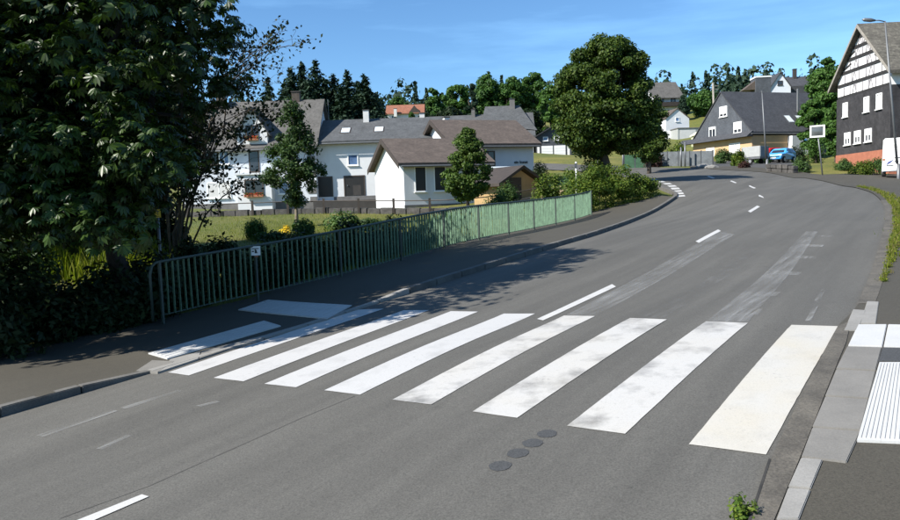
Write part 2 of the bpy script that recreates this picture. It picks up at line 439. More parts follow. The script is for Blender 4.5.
M['rim'] = plain('wheel_rim', (0.4, 0.4, 0.41), 0.35, 0.1, metal=0.6)
def carpaint(name, c):
    mt = plain(name, c, 0.3, 0.03); b = mt.node_tree.nodes['Principled BSDF']; b.inputs['Coat Weight'].default_value = 0.6
    return mt
M['car_blue'] = carpaint('blue_car_paint', (0.06, 0.32, 0.70))
M['car_red'] = carpaint('red_car_paint', (0.55, 0.012, 0.015))
M['car_white'] = carpaint('white_van_paint', (0.78, 0.78, 0.76))
M['lamp_red'] = carpaint('tail_lamp', (0.4, 0.01, 0.01))
M['lamp_clear'] = carpaint('headlamp', (0.6, 0.62, 0.63))
M['tarp'] = plain('grey_tarpaulin', (0.30, 0.31, 0.30), 0.6, 0.08)
M['tarp_blue'] = plain('blue_grey_panel', (0.13, 0.17, 0.21), 0.5, 0.1)
M['fence_grey'] = plain('grey_privacy_panel', (0.11, 0.125, 0.135), 0.8, 0.3, 2.0, bmp=0.4, fine=(14, 0.4))
M['net_green'] = plain('green_screen_net', (0.035, 0.10, 0.05), 0.8, 0.3, 3)
M['cream'] = plain('cream_sheet', (0.62, 0.62, 0.42), 0.7, 0.08)
M['mirror'] = glassmat('convex_mirror', (0.10, 0.11, 0.11), 0.15)
M['terracotta'] = plain('terracotta', (0.3, 0.12, 0.06), 0.8, 0.1)

# ------------------------------------------------------------------ the setting
def inpoly(P, poly):
    P = np.asarray(P)[:, :2]; res = np.zeros(len(P), bool)
    n = len(poly); j = n - 1
    for i in range(n):
        xi, yi = poly[i][0], poly[i][1]; xj, yj = poly[j][0], poly[j][1]
        c = ((yi > P[:, 1]) != (yj > P[:, 1])) & (P[:, 0] < (xj - xi) * (P[:, 1] - yi) / (yj - yi + 1e-12) + xi)
        res ^= c; j = i
    return res
def densify(pts, step, closed=False):
    out = []
    n = len(pts)
    for i in range(n if closed else n - 1):
        a = Vector(pts[i][:2]); b = Vector(pts[(i + 1) % n][:2])
        k = max(1, int((b - a).length / step))
        out += [a.lerp(b, j / k) for j in range(k)]
    if not closed: out.append(Vector(pts[-1][:2]))
    return out
def smooth_line(pts, step):
    """Catmull-Rom through xy points, evenly spaced"""
    P = [Vector(p[:2]) for p in pts]
    P = [P[0] * 2 - P[1]] + P + [P[-1] * 2 - P[-2]]
    out = []
    for i in range(1, len(P) - 2):
        p0, p1, p2, p3 = P[i - 1:i + 3]
        for k in range(12):
            u = k / 12
            out.append(0.5 * ((2 * p1) + (p2 - p0) * u + (2 * p0 - 5 * p1 + 4 * p2 - p3) * u * u + (3 * p1 - p0 - 3 * p2 + p3) * u ** 3))
    out.append(P[-2])
    res = [out[0]]; acc = 0
    for a, b in zip(out, out[1:]):
        L = (b - a).length
        if L < 1e-9: continue
        s = step - acc
        while s <= L:
            res.append(a.lerp(b, s / L)); s += step
        acc = (acc + L) % step if s - step <= L else acc
        acc = L - (s - step)
    return res
def sheet(name, poly, dz, mat, step=0.6, parent=None, dzf=None):
    """a level-following sheet cut exactly along poly"""
    b = densify(poly, step, True)
    bx = np.array([(p.x, p.y) for p in b])
    x0, y0 = bx.min(0); x1, y1 = bx.max(0)
    gx, gy = np.meshgrid(np.arange(x0 + step / 2, x1, step), np.arange(y0 + step / 2, y1, step))
    g = np.stack([gx.ravel(), gy.ravel()], 1)
    if len(g): g = g[inpoly(g, bx)]
    pts = [Vector((float(a), float(c))) for a, c in bx] + [Vector((float(a), float(c))) for a, c in g]
    nb = len(bx)
    v, e, f, *_ = delaunay_2d_cdt(pts, [(i, (i + 1) % nb) for i in range(nb)], [], 1, 1e-5)
    V = np.array([(p.x, p.y) for p in v])
    z = hv(V) + (dz if dzf is None else np.array([dzf(*q) for q in V]))
    me = bpy.data.meshes.new(name)
    me.from_pydata(np.column_stack([V, z]).tolist(), [], [tuple(q) for q in f])
    me.materials.append(mat)
    me.update()
    if len(me.polygons) and sum(p.normal.z for p in me.polygons) < 0: me.flip_normals()
    me.polygons.foreach_set('use_smooth', [True] * len(me.polygons))
    return link(bpy.data.objects.new(name, me), parent)
def GP(lst, dz=0.0):
    return [G(px, py, dz).xy for px, py in lst]

KL = GP([(0, 418), (140, 377), (225, 352), (300, 329), (380, 303), (440, 284), (500, 265), (560, 246), (600, 234), (640, 219), (665, 206), (677, 197.5)])
d0 = (KL[0] - KL[1]).normalized()
KLx = [KL[0] + d0 * 26, KL[0] + d0 * 12] + KL                        # left edge of the carriageway
TIP = GP([(676, 193.5), (663, 188.5), (648, 182.5), (625, 177), (600, 173.5), (565, 170.5), (530, 168.5)])
OUT = GP([(525, 163), (560, 163.8), (620, 166), (690, 168), (721, 170), (768, 173), (799, 178), (830, 183), (855, 188), (873, 194), (884, 205), (886, 218), (883, 236), (877, 258), (868, 285), (856, 310), (838, 329), (800, 411), (756, 515)])
d1 = (OUT[-1] - OUT[-3]).normalized()
OUTx = OUT + [OUT[-1] + d1 * 10, OUT[-1] + d1 * 26]
kl = smooth_line(KLx, 0.7); ou = smooth_line(OUTx, 0.7)
ROADPOLY = kl + smooth_line([KL[-1]] + TIP, 0.8)[1:] + ou
road = sheet('road', ROADPOLY, 0.010, M['road'], 0.6)
tag(road, kind='structure')

FENCE = GP([(150, 322), (251, 298), (321, 281), (379, 267), (463, 245), (521, 231.5), (585, 216.5), (640, 203), (662, 196.5)])
fd = (FENCE[0] - FENCE[1]).normalized()
FENCEx = [FENCE[0] + (d0 * 0.7 + fd * 0.3).normalized() * 34] + FENCE
fl = smooth_line(FENCEx, 0.7)
# crossing: kerb dropped to the road there
CROSS_MID = (KL[2] + KL[3]) / 2
cross_a = G(150, 372).xy; cross_b = G(372, 305).xy
def drop(x, y):
    """0 at the lowered crossing, 1 at the full kerb"""
    ax = (cross_b - cross_a); L = ax.length; ax = ax / L
    s = (Vector((x, y)) - cross_a).dot(ax)
    if s < 0: return min(1, -s / 1.4)
    if s > L: return min(1, (s - L) / 1.4)
    return 0.0
def walk_dz(x, y): return 0.03 + 0.10 * drop(x, y)
LWALK = kl + list(reversed(fl))
# kerb stones take the first 14 cm
pavement_left = sheet('pavement', LWALK, 0.1, M['walk'], 0.6, dzf=walk_dz)
tag(pavement_left, kind='structure')
def offs(line, d):
    out = []
    for i, p in enumerate(line):
        t = (line[min(i + 1, len(line) - 1)] - line[max(i - 1, 0)]).normalized()
        out.append(p + Vector((-t.y, t.x)) * d)
    return out
def kerb_row(line, width, ztop, mat_f, parent, name='kerb_stone', below=0.15, gap=0.008, side=1):
    for i in range(len(line) - 1):
        a, b = line[i], line[i + 1]
        t = (b - a).normalized(); nrm = Vector((-t.y, t.x)) * side
        a = a + t * gap; b = b - t * gap
        c = [a - nrm * 0.02, b - nrm * 0.02, b + nrm * width, a + nrm * width]
        lo = [(p.x, p.y, h(p.x, p.y) - below) for p in c]
        hi = [(p.x, p.y, h(p.x, p.y) + ztop(p.x, p.y)) for p in c]
        MB().hexa(lo + hi).build(name, mat_f(a), parent, bevel=0.012)
def left_kerb_mat(a):
    dd = drop(a.x, a.y)
    return M['kerb_light'] if dd < 0.6 else M['kerb']
kst = smooth_line(KLx, 1.0)
kerb_row(kst, 0.15, lambda x, y: walk_dz(x, y) + 0.012, left_kerb_mat, pavement_left)
kerb_row(smooth_line([KL[-1]] + TIP[:3], 0.6), 0.15, lambda x, y: 0.11, lambda a: M['kerb'], pavement_left)

# asphalt on the right: pavement and forecourts
RW = GP([(690, 166.5), (740, 167), (768, 168.5), (800, 172), (822, 175), (850, 174), (872, 174), (900, 174.5)])
right_far = [Vector((40, 46)), Vector((36, 22)), Vector((18, 4)), Vector((14, -14))]
ou_r = [p for p in ou]
k0 = min(range(len(ou)), key=lambda i: (ou[i] - OUT[3]).length)
RPOLY = RW + right_far + list(reversed(ou[k0:]))
pavement_right = sheet('pavement', RPOLY, 0.035, M['walk'], 0.6)
tag(pavement_right, kind='structure')
FORE = GP([(690, 166.5), (740, 167), (768, 168.5), (800, 172), (812, 168), (790, 160), (745, 160), (700, 162)])

# ground to the horizon
def axis(parts):
    out = []
    for a, b, s in parts: out += list(np.arange(a, b, s))
    return np.array(out + [parts[-1][1]])
gx = axis([(-1500, -300, 150), (-300, -60, 12), (-60, -16, 1.5), (-16, 30, 0.75), (30, 60, 1.5), (60, 330, 12), (330, 1500, 150)])
gy = axis([(-600, -60, 90), (-60, -14, 4), (-14, 64, 0.75), (64, 130, 2), (130, 440, 8), (440, 2000, 130)])
XX, YY = np.meshgrid(gx, gy)
P = np.stack([XX.ravel(), YY.ravel()], 1)
Pc = np.stack([np.clip(P[:, 0], -260, 300), np.clip(P[:, 1], -40, 420)], 1)
Z = hv(Pc)
low = inpoly(P, ROADPOLY) | inpoly(P, RPOLY) | inpoly(P, LWALK)
Z = Z - 0.02 - 0.10 * low
ni, nj = len(gy), len(gx)
idx = np.arange(ni * nj).reshape(ni, nj)
F = np.stack([idx[:-1, :-1].ravel(), idx[:-1, 1:].ravel(), idx[1:, 1:].ravel(), idx[1:, :-1].ravel()], 1)
ground = np_mesh('ground', np.column_stack([P, Z]), F, M['lawn'], smooth=True)
tag(ground, kind='structure')
fore = sheet('forecourt', FORE, 0.02, M['lot'], 1.2)
tag(fore, kind='structure')
earth = sheet('bank', GP([(541, 189), (560, 187), (590, 187), (592, 197), (570, 201), (541, 203)]), 0.06, M['earth'], 0.8)
tag(earth, kind='structure')

# ---- painted markings and repairs on the carriageway
near = [((168, 373.5), (189, 376.5), (384, 309.5), (357, 310.5)), ((213.5, 379), (243.5, 382.5), (429, 311), (404, 311)),
        ((264.5, 385), (296, 388.5), (478, 312.5), (451, 312)), ((324.5, 391.5), (360, 396), (535, 314.5), (504, 314.5)),
        ((392.5, 401), (431, 406), (595, 317), (564, 316.5)), ((472.5, 413), (517, 419.5), (667, 320.5), (630, 319)),
        ((567, 427.5), (625, 435.5), (748, 324), (706, 322.5)), ((689, 446), (766, 456.5), (839, 327.5), (791.5, 326))]
smat = ['stripe'] * 4 + ['stripe_worn'] * 3 + ['stripe_yellow']
for q, mt in zip(near, smat):
    rn_ = random.Random(int(q[0][0]))
    pq = [p + Vector((rn_.gauss(0, 0.0012), rn_.gauss(0, 0.0012))) for p in densify(GP(q), 0.12, True)]
    sheet('zebra_stripe', pq, 0.016, M[mt], 0.5, road)
for q in [((58, 530), (72, 532), (149, 498.5), (142, 496.3)), ((537, 320), (543, 321.5), (616, 287.5), (612, 285)), ((695.5, 242), (699, 243.5), (721, 231.5), (718, 230)),
          ((748, 211.5), (750.5, 213), (760, 207), (757, 206)), ((759, 195), (763, 197), (764, 198.5), (758.5, 196.5)),
          ((748.5, 186.2), (750, 185.6), (756, 188.2), (754, 188.8)), ((730, 181.4), (731.5, 180.8), (737, 183), (735, 183.4)), ((707, 176.6), (709, 176.1), (715, 178.3), (713, 178.7))]:
    sheet('lane_dash', GP(q), 0.018, M['line'], 0.5, road)
edge = [(652.5, 179.7), (655.5, 180.4), (659, 181.3), (663, 182.4), (666, 183.4), (669, 184.6), (671, 185.6), (673.3, 187.0), (674.5, 188.0), (676.2, 189.6), (677, 190.6), (678.2, 192.1), (678.8, 193), (679.7, 194.6), (680.2, 195.6), (681, 197)]
for a, b in zip(edge[0::2], edge[1::2]):
    A = G(*a).xy; B = G(*b).xy; t = (B - A).normalized(); n_ = Vector((-t.y, t.x)) * 0.22
    sheet('edge_dash', [A - n_, B - n_, B + n_, A + n_], 0.02, M['line'], 0.4, road)
# ghosts of the old crossing and of worn lines beyond the stripes
for k, q in enumerate([((566, 316), (596, 316.5), (735, 235), (720, 232)), ((707, 322), (748, 323), (818, 232), (806, 232)), ((640, 319), (664, 319), (762, 250), (752, 249))]):
    sheet('worn_marking', GP(q), 0.013, M['ghost' if k < 2 else 'ghost2'], 0.6, road)
    if k < 2: sheet('worn_marking', GP(q), 0.0155, M['ghost_soft'], 0.6, road)
for q in [((748, 297), (776, 297), (782, 293), (756, 293)), ((772, 275), (798, 276), (802, 273), (777, 272)), ((792, 259), (815, 259.5), (818, 257), (796, 256.5)), ((800, 247), (822, 247.5), (824, 245.5), (803, 245)), ((811, 237), (831, 237.5), (833, 236), (814, 235.5)),
          ((732, 316), (758, 316), (764, 310), (740, 309)), ((36, 437), (44, 438), (118, 412), (112, 411)), ((120, 409), (126, 410), (182, 392), (178, 391)), ((805, 322), (811, 322), (822, 300), (818, 300)), ((814, 302), (820, 302), (826, 290), (822, 290)), ((96, 450), (103, 451), (132, 437), (127, 436)), ((196, 407), (201, 408), (220, 403), (216, 402))]:
    sheet('worn_marking', GP(q), 0.015, M['ghost'], 0.5, road)
for cx, cy, rx, ry in [(500, 467.5, 11.5, 5), (517.5, 454.5, 11, 4.5), (532.5, 444.5, 10.5, 4.2), (547, 435, 10, 4)]:
    c = G(cx, cy).xy; rr = (G(cx + rx, cy).xy - c).length
    rnd = random.Random(int(cx))
    sheet('asphalt_patch', [c + Vector((math.cos(a), math.sin(a))) * rr * rnd.uniform(0.93, 1.05) for a in [2 * math.pi * k / 20 for k in range(20)]], 0.014, M['patch'], 0.3, road)
def strip(pxs, wd, mat, name, dz=0.014, parent=road):
    L = densify(GP(pxs), 0.5)
    rnd = random.Random(len(pxs) * 7 + int(pxs[0][0]))
    L = [p + Vector((rnd.uniform(-1, 1), rnd.uniform(-1, 1))) * wd * 0.5 for p in L]
    sheet(name, offs(L, wd / 2) + list(reversed(offs(L, -wd / 2))), dz, mat, 0.5, parent)
strip([(60, 520), (150, 487), (300, 420), (355, 397)], 0.008, M['seam'], 'asphalt_seam')
strip([(728, 578), (744, 540), (756, 509), (770, 465)], 0.018, M['crack'], 'asphalt_crack', 0.046)

# ---- right-hand kerb at the crossing
GUT = GP([(728, 580), (757, 508), (771, 464), (803, 396), (838, 329), (851, 324), (846, 346), (802, 458), (752, 580)])
sheet('gutter_strip', GUT, 0.043, M['gutter'], 0.4, pavement_right)
gl = [p for p in ou if 9.6 < p.y < 27 and p.x > 2]
if gl[0].y > gl[-1].y: gl = gl[::-1]
sheet('gutter_strip', [p + Vector((-0.02, 0)) for p in gl] + [p + Vector((0.2, -0.06)) for p in reversed(gl)], 0.040, M['gutter'], 0.4, pavement_right)
def slab(name, pxs, mat, top=0.05, parent=None, th=0.12):
    pts = GP(pxs, top)
    c = sum(pts, Vector((0, 0))) / len(pts)
    pts = [p + (c - p).normalized() * 0.006 for p in pts]
    lo = [(p.x, p.y, h(p.x, p.y) + top - th) for p in pts]; hi = [(p.x, p.y, h(p.x, p.y) + top) for p in pts]
    return MB().add(lo + hi, [tuple(range(len(pts) - 1, -1, -1)), tuple(range(len(pts), 2 * len(pts)))] + [(i, (i + 1) % len(pts), len(pts) + (i + 1) % len(pts), len(pts) + i) for i in range(len(pts))]).build(name, mat, parent, bevel=0.006)
slab('kerb_stone', [(762, 553), (786, 553), (798.5, 520.5), (775, 520.5)], M['kerb_light'], parent=pavement_right)
slab('kerb_stone', [(776, 519), (799, 519), (811, 489), (788, 487)], M['kerb_light'], parent=pavement_right)
slab('kerb_stone', [(788, 486), (811, 488), (823, 459), (801, 457)], M['kerb_light'], parent=pavement_right)
slab('kerb_stone', [(801, 456), (847, 462), (861, 431), (812, 427)], M['kerb_grey'], parent=pavement_right)
slab('kerb_stone', [(812, 426), (861, 430), (869, 399), (825, 396)], M['kerb_grey'], parent=pavement_right)
slab('kerb_stone', [(825, 395), (869, 398), (876, 371), (836, 369)], M['kerb_grey'], parent=pavement_right)
slab('kerb_stone', [(836, 368), (876, 370), (882, 347), (847, 346)], M['kerb_grey'], parent=pavement_right)
slab('kerb_stone', [(848, 345), (882.5, 346), (887, 324), (858, 324)], M['tactile'], 0.054, parent=pavement_right)
slab('paving_slab', [(883.5, 346), (925, 347), (926, 325), (888, 324)], M['tactile'], 0.052, parent=pavement_right)
slab('paving_slab', [(878, 361), (925, 361), (925, 348), (882, 347)], M['patch'], 0.046, parent=pavement_right)
slab('kerb_stone', [(844, 330), (858, 330), (866, 310), (853, 309)], M['kerb_light'], parent=pavement_right)
slab('kerb_stone', [(860, 323), (876, 323), (879, 301.5), (867, 301)], M['kerb_light'], parent=pavement_right)
# ribbed tactile field: base plates with raised ribs
def tactile(corners, nplate, ribs, parent, top):
    """corners: near-left, near-right, far-right, far-left (pixels); plates along the first direction, ribs along the second"""
    a, b, c, d = [G(px, py, top).xy for px, py in corners]
    for k in range(nplate):
        u0, u1 = k / nplate, (k + 1) / nplate
        q = [a.lerp(b, u0), a.lerp(b, u1), d.lerp(c, u1), d.lerp(c, u0)]
        cc = sum(q, Vector((0, 0))) / 4
        q = [p + (cc - p).normalized() * 0.004 for p in q]
        pl = MB().hexa([(p.x, p.y, h(p.x, p.y) + top - 0.08) for p in q] + [(p.x, p.y, h(p.x, p.y) + top) for p in q]).build('tactile_plate', M['tactile'], parent)
        mb = MB()
        for r in range(ribs):
            v0 = (r + 0.25) / ribs; v1 = (r + 0.75) / ribs
            e = [q[0].lerp(q[1], v0), q[0].lerp(q[1], v1), q[3].lerp(q[2], v1), q[3].lerp(q[2], v0)]
            e2 = [e[0].lerp(e[3], 0.02), e[1].lerp(e[2], 0.02), e[2].lerp(e[1], 0.02), e[3].lerp(e[0], 0.02)]
            mb.hexa([(p.x, p.y, h(p.x, p.y) + top - 0.005) for p in e2] + [(p.x, p.y, h(p.x, p.y) + top + 0.006) for p in e2])
        tag(mb.build('rib', M['tactile'], pl), kind='stuff')
tactile([(857, 440), (930, 443), (925, 362), (879.5, 362)], 3, 5, pavement_right, 0.055)
# left side of the crossing
tactile([(148, 353), (167, 358.5), (281, 325.5), (264, 320.5)], 1, 5, pavement_left, 0.05)
tactile([(238, 309.5), (327, 318.5), (352, 305), (268, 299.5)], 3, 5, pavement_left, 0.05)
slab('paving_slab', [(135, 371), (158, 372), (175, 361), (152, 360)], M['kerb_grey'], 0.042, pavement_left)
for k in range(5):
    u0, u1 = k / 5, (k + 1) / 5
    L0, L1 = Vector((170, 359)), Vector((326, 319.5)); R0, R1 = Vector((158, 372)), Vector((362, 304.5))
    q = [R0.lerp(R1, u0), R0.lerp(R1, u1), L0.lerp(L1, u1), L0.lerp(L1, u0)]
    slab('paving_slab', [tuple(p) for p in q], M['kerb_grey' if k % 2 else 'kerb_light'], 0.04, pavement_left)

# ------------------------------------------------------------------ buildings
def house_body(root, W, D, eave, ridge, wall, roof, axis='x', over=0.5, overg=0.4, rt=0.18, below=2.0, frac=0.5, hip=0.0, roof_name='roof'):
    """walls with gables and a pitched roof; front is y=0, axis is the ridge direction"""
    mb = MB()
    def P(a, b, z):           # a across the ridge, b along it
        return (b, a, z) if axis == 'x' else (a, b, z)
    A, B = (D, W) if axis == 'x' else (W, D)
    ra = A * frac
    prof = [(0, -below), (A, -below), (A, eave), (ra, ridge), (0, eave)]
    vs = [P(a, 0, z) for a, z in prof] + [P(a, B, z) for a, z in prof]
    mb.add(vs, [(0, 1, 2, 3, 4), (9, 8, 7, 6, 5)] + [(i, (i + 1) % 5, 5 + (i + 1) % 5, 5 + i) for i in range(5)])
    wl = mb.build('wall', wall, root)
    rb = MB()
    for (a0, sgn) in ((0, -1), (A, 1)):
        run = abs(ra - a0); sl = (ridge - eave) / run
        ae = a0 + sgn * over; ze = eave - sl * over
        lift = 0.03
        b0, b1 = -overg, B + overg
        h0 = hip
        lo = [P(ae, b0, ze + lift), P(ae, b1, ze + lift), P(ra, b1 - h0, ridge + lift), P(ra, b0 + h0, ridge + lift)]
        hi = [(x, y, z + rt) for x, y, z in lo]
        rb.hexa(lo + hi)
    rf = rb.build(roof_name, roof, root)
    return wl, rf
def face(W, D, side):
    """origin, u direction, outward normal of a wall"""
    return {'front': (Vector((0, 0, 0)), Vector((1, 0, 0)), Vector((0, -1, 0))),
            'left': (Vector((0, D, 0)), Vector((0, -1, 0)), Vector((-1, 0, 0))),
            'right': (Vector((W, 0, 0)), Vector((0, 1, 0)), Vector((1, 0, 0)))}[side]
def panel(f, u0, u1, z0, z1, n0, n1):
    o, u, n = f
    c = []
    for z in (z0, z1):
        for (uu, nn) in ((u0, n0), (u1, n0), (u1, n1), (u0, n1)):
            p = o + u * uu + n * nn; c.append((p.x, p.y, z))
    return c
def window(root, f, u, z, wd, ht, frame='frame', pane='glass', ft=0.09, name='window', cross=True, sill=True, shutter=0.0):
    mb = MB()
    mb.hexa(panel(f, u, u + wd, z, z + ft, -0.02, 0.07)); mb.hexa(panel(f, u, u + wd, z + ht - ft, z + ht, -0.02, 0.07))
    mb.hexa(panel(f, u, u + ft, z + ft, z + ht - ft, -0.02, 0.068)); mb.hexa(panel(f, u + wd - ft, u + wd, z + ft, z + ht - ft, -0.02, 0.068))
    if cross: mb.hexa(panel(f, u + wd / 2 - ft / 2, u + wd / 2 + ft / 2, z + ft, z + ht - ft, -0.02, 0.06))
    fr = mb.build(name, M[frame], root)
    MB().hexa(panel(f, u + ft, u + wd - ft, z + ft, z + ht - ft, -0.05, 0.015)).build('pane', M[pane], fr)
    if shutter:
        MB().hexa(panel(f, u + ft, u + wd - ft, z + ht - ft - (ht - 2 * ft) * shutter, z + ht - ft, 0.016, 0.05)).build('shutter', M['shutter'], fr)
    if sill:
        MB().hexa(panel(f, u - 0.06, u + wd + 0.06, z - 0.06, z, -0.02, 0.14)).build('sill', M[frame], fr)
    return fr
def chimney(root, x, y, z0, z1, s=0.5, mat='plinth'):
    c = MB().box(x - s / 2, x + s / 2, y - s / 2, y + s / 2, z0, z1).build('chimney', M[mat], root)
    MB().box(x - s / 2 - 0.06, x + s / 2 + 0.06, y - s / 2 - 0.06, y + s / 2 + 0.06, z1, z1 + 0.08).build('cap', M['darkplinth'], c)
def gutter(root, W, y, z, x0=0.0):
    MB().tube([(x0 - 0.3, y, z), (x0 + W + 0.3, y, z)], 0.07, 8).build('roof_gutter', M['darkmetal'], root)

# -- two-storey white house at the far left
b1 = spot(183, 62)
r1 = thing('white_house', 'white two-storey house with pointed dormer and red flower boxes, behind slender young trees', 'house', b1)
W1, D1 = 11.6, 9.0
house_body(r1, W1, D1, 5.1, 9.3, M['blue_white_wall'], M['roof_warm'], 'x', 0.45, 0.3)
f = face(W1, D1, 'front')
window(r1, f, 2.2, 3.6, 1.1, 1.35, 'darkframe', 'glass'); window(r1, f, 3.35, 3.6, 0.9, 1.35, 'frame', 'glass_blue')
window(r1, f, 2.2, 0.75, 2.0, 1.35, 'frame', 'glass', shutter=1.0)
window(r1, f, 8.3, 0.9, 1.7, 1.1, 'frame', 'glass_blue')
window(r1, f, 8.6, 3.7, 1.1, 1.2, 'frame', 'glass')
door = MB().hexa(panel(f, 5.9, 6.8, 2.75, 4.75, -0.02, 0.05)).build('balcony_door', M['darkframe'], r1)
MB().hexa(panel(f, 6.0, 6.7, 2.95, 4.6, 0.05, 0.06)).build('pane', M['glass'], door)
bay = MB().box(5.1, 8.0, -1.2, 0.003, -2, 2.6).build('bay', M['white_wall'], r1)
MB().box(4.98, 8.12, -1.35, 0.0, 2.6, 2.75).build('cornice', M['white_wall'], bay)
fb = (Vector((0, -1.2, 0)), Vector((1, 0, 0)), Vector((0, -1, 0)))
window(r1, fb, 5.75, 0.9, 1.6, 1.3, 'darkframe', 'glass')
# dormer gable
dm = MB()
pts = [(5.0, 5.0), (7.6, 5.0), (7.6, 6.3), (6.3, 8.3), (5.0, 6.3)]
dm.prism([(x, -0.06, z) for x, z in pts], (0, 3.6, 0))
dw = dm.build('dormer', M['white_wall'], r1)
dr = MB()
for s in (-1, 1):
    x0 = 6.3 + s * 1.6; z0 = 6.3 - 0.3 * 2.0 / 1.3
    dr.hexa([(6.3, -0.4, 8.32), (x0, -0.4, z0 + 0.02), (x0, 3.8, z0 + 0.02), (6.3, 3.8, 8.32), (6.3, -0.4, 8.46), (x0, -0.4, z0 + 0.16), (x0, 3.8, z0 + 0.16), (6.3, 3.8, 8.46)])
dr.build('dormer_roof', M['roof_warm'], dw)
fdm = (Vector((0, -0.06, 0)), Vector((1, 0, 0)), Vector((0, -1, 0)))
window(r1, fdm, 5.8, 5.75, 1.05, 1.1, 'darkframe', 'glass')
for k in range(6):
    MB().hexa(panel(f, 11.0 - 0.12 * (k % 2), 11.58, 0.15 + k * 0.7, 0.6 + k * 0.7, -0.02, 0.03)).build('quoin', M['plinth'], r1)
chimney(r1, 2.6, 4.0, 8.6, 10.1, 0.7, 'roof_brown'); chimney(r1, 9.3, 4.6, 8.9, 10.2, 0.7, 'roof_brown')
gutter(r1, W1, -0.5, 4.72)
MB().box(-0.02, W1 + 0.02, -0.03, 0.02, -2, 0.25).build('plinth', M['plinth'], r1)

# -- long white house with skylights
b2 = spot(316, 62.8)
r2 = thing('long_house', 'long white house with grey roof, two skylights and two dark garage openings', 'house', b2)
r2.scale = (0.925, 0.925, 0.925)
W2, D2 = 13.0, 9.0
house_body(r2, W2, D2, 6.5, 8.75, M['white_wall'], M['roof_grey'], 'x', 0.55, 0.2)
f = face(W2, D2, 'front')
window(r2, f, 3.2, 4.15, 1.0, 1.05, 'frame', 'glass_blue', cross=False)
for u0, wd in ((0.02, 1.7), (2.75, 2.0)):
    g = MB(); g.hexa(panel(f, u0, u0 + 0.1, 1.3, 3.1, -0.02, 0.05)); g.hexa(panel(f, u0 + wd - 0.1, u0 + wd, 1.3, 3.1, -0.02, 0.05)); g.hexa(panel(f, u0, u0 + wd, 3.1, 3.22, -0.02, 0.05))
    gd = g.build('garage_door', M['darkframe'], r2)
    MB().hexa(panel(f, u0 + 0.1, u0 + wd - 0.1, 1.3, 3.1, -0.03, 0.02)).build('dark_inside', M['black_void'], gd)  # black sheet paints the unlit inside of the garage opening
    MB().hexa(panel(f, u0 + wd * 0.42, u0 + wd * 0.8, 1.35, 2.3, 0.021, 0.03)).build('door_leaf', M['darkplinth'], gd)
MB().hexa(panel(f, 1.75, 6.2, 0.9, 1.28, -0.02, 0.06)).build('plinth', M['plinth'], r2)
MB().hexa(panel(f, 0.0, 6.2, -2.0, 0.9, -0.02, 1.2)).build('retaining_wall', M['darkplinth'], r2)
sl2 = (8.75 - 6.5) / 4.5
def roof_panel(root, name, x0, x1, y0, y1, ev, sl, mat, frame, lift=0.24):
    z = lambda y: ev + sl * y + lift
    fr = MB().hexa([(x0, y0, z(y0) - 0.1), (x1, y0, z(y0) - 0.1), (x1, y1, z(y1) - 0.1), (x0, y1, z(y1) - 0.1), (x0, y0, z(y0)), (x1, y0, z(y0)), (x1, y1, z(y1)), (x0, y1, z(y1))]).build(name, M[frame], root)
    e = 0.1
    MB().hexa([(x0 + e, y0 + e, z(y0 + e)), (x1 - e, y0 + e, z(y0 + e)), (x1 - e, y1 - e, z(y1 - e)), (x0 + e, y1 - e, z(y1 - e))] + [(a, b_, c + 0.02) for a, b_, c in [(x0 + e, y0 + e, z(y0 + e)), (x1 - e, y0 + e, z(y0 + e)), (x1 - e, y1 - e, z(y1 - e)), (x0 + e, y1 - e, z(y1 - e))]]).build('pane', M[mat], fr)
M['skylight'] = plain('skylight_glass', (0.55, 0.60, 0.62), 0.15, 0.08)
for x in (2.4, 5.6): roof_panel(r2, 'skylight', x, x + 1.0, 1.2, 2.4, 6.5, sl2, 'skylight', 'darkframe')
chimney(r2, 4.7, 3.9, 8.0, 9.7, 0.55, 'shutter')
MB().tube([(0.9, 4.5, 8.6), (0.9, 4.5, 11.0)], 0.03, 6).build('antenna', M['metal'], r2)
MB().tube([(3.1, 0.0, 2.3), (3.1, -0.1, 2.3)], 0.06, 6).build('wall_lamp', M['metal'], r2)
gutter(r2, W2, -0.62, 6.2)
chimney(r2, 10.2, 4.6, 8.4, 9.3, 0.5, 'shutter')

# -- low white house: front part and taller rear part
PH3 = R(20)
b3 = on(*G(405, 208).xy)
r3 = thing('low_white_house', 'low white bungalow with brown tiled roof and tall dark windows, bright gable', 'house', b3, PH3)
W3, D3 = 6.3, 8.0
house_body(r3, W3, D3, 3.1, 4.95, M['white_wall'], M['roof_brown'], 'x', 0.5, 0.45, 0.2)
f = face(W3, D3, 'front')
window(r3, f, 0.78, 1.1, 0.86, 1.75, 'frame', 'black_void', 0.06, cross=False); window(r3, f, 2.2, 1.1, 0.9, 1.75, 'frame', 'black_void', 0.06, cross=False)
dd = MB().hexa(panel(f, 4.8, 5.7, 0.0, 2.05, -0.02, 0.05)).build('door', M['white_door'], r3)
MB().hexa(panel(f, 5.0, 5.5, 1.2, 1.9, 0.05, 0.06)).build('pane', M['glass'], dd)
br = MB()
for (a0, a1, z0, z1) in ((-0.5, D3 / 2, 3.1 - 0.5 * 1.85 / 4, 4.95), (D3 / 2, D3 + 0.5, 4.95, 3.1 - 0.5 * 1.85 / 4)):
    br.hexa([(-0.5, a0, z0 - 0.16), (-0.452, a0, z0 - 0.16), (-0.452, a1, z1 - 0.16), (-0.5, a1, z1 - 0.16), (-0.5, a0, z0 + 0.22), (-0.452, a0, z0 + 0.22), (-0.452, a1, z1 + 0.22), (-0.5, a1, z1 + 0.22)])
br.build('bargeboard', M['darkwood'], r3)
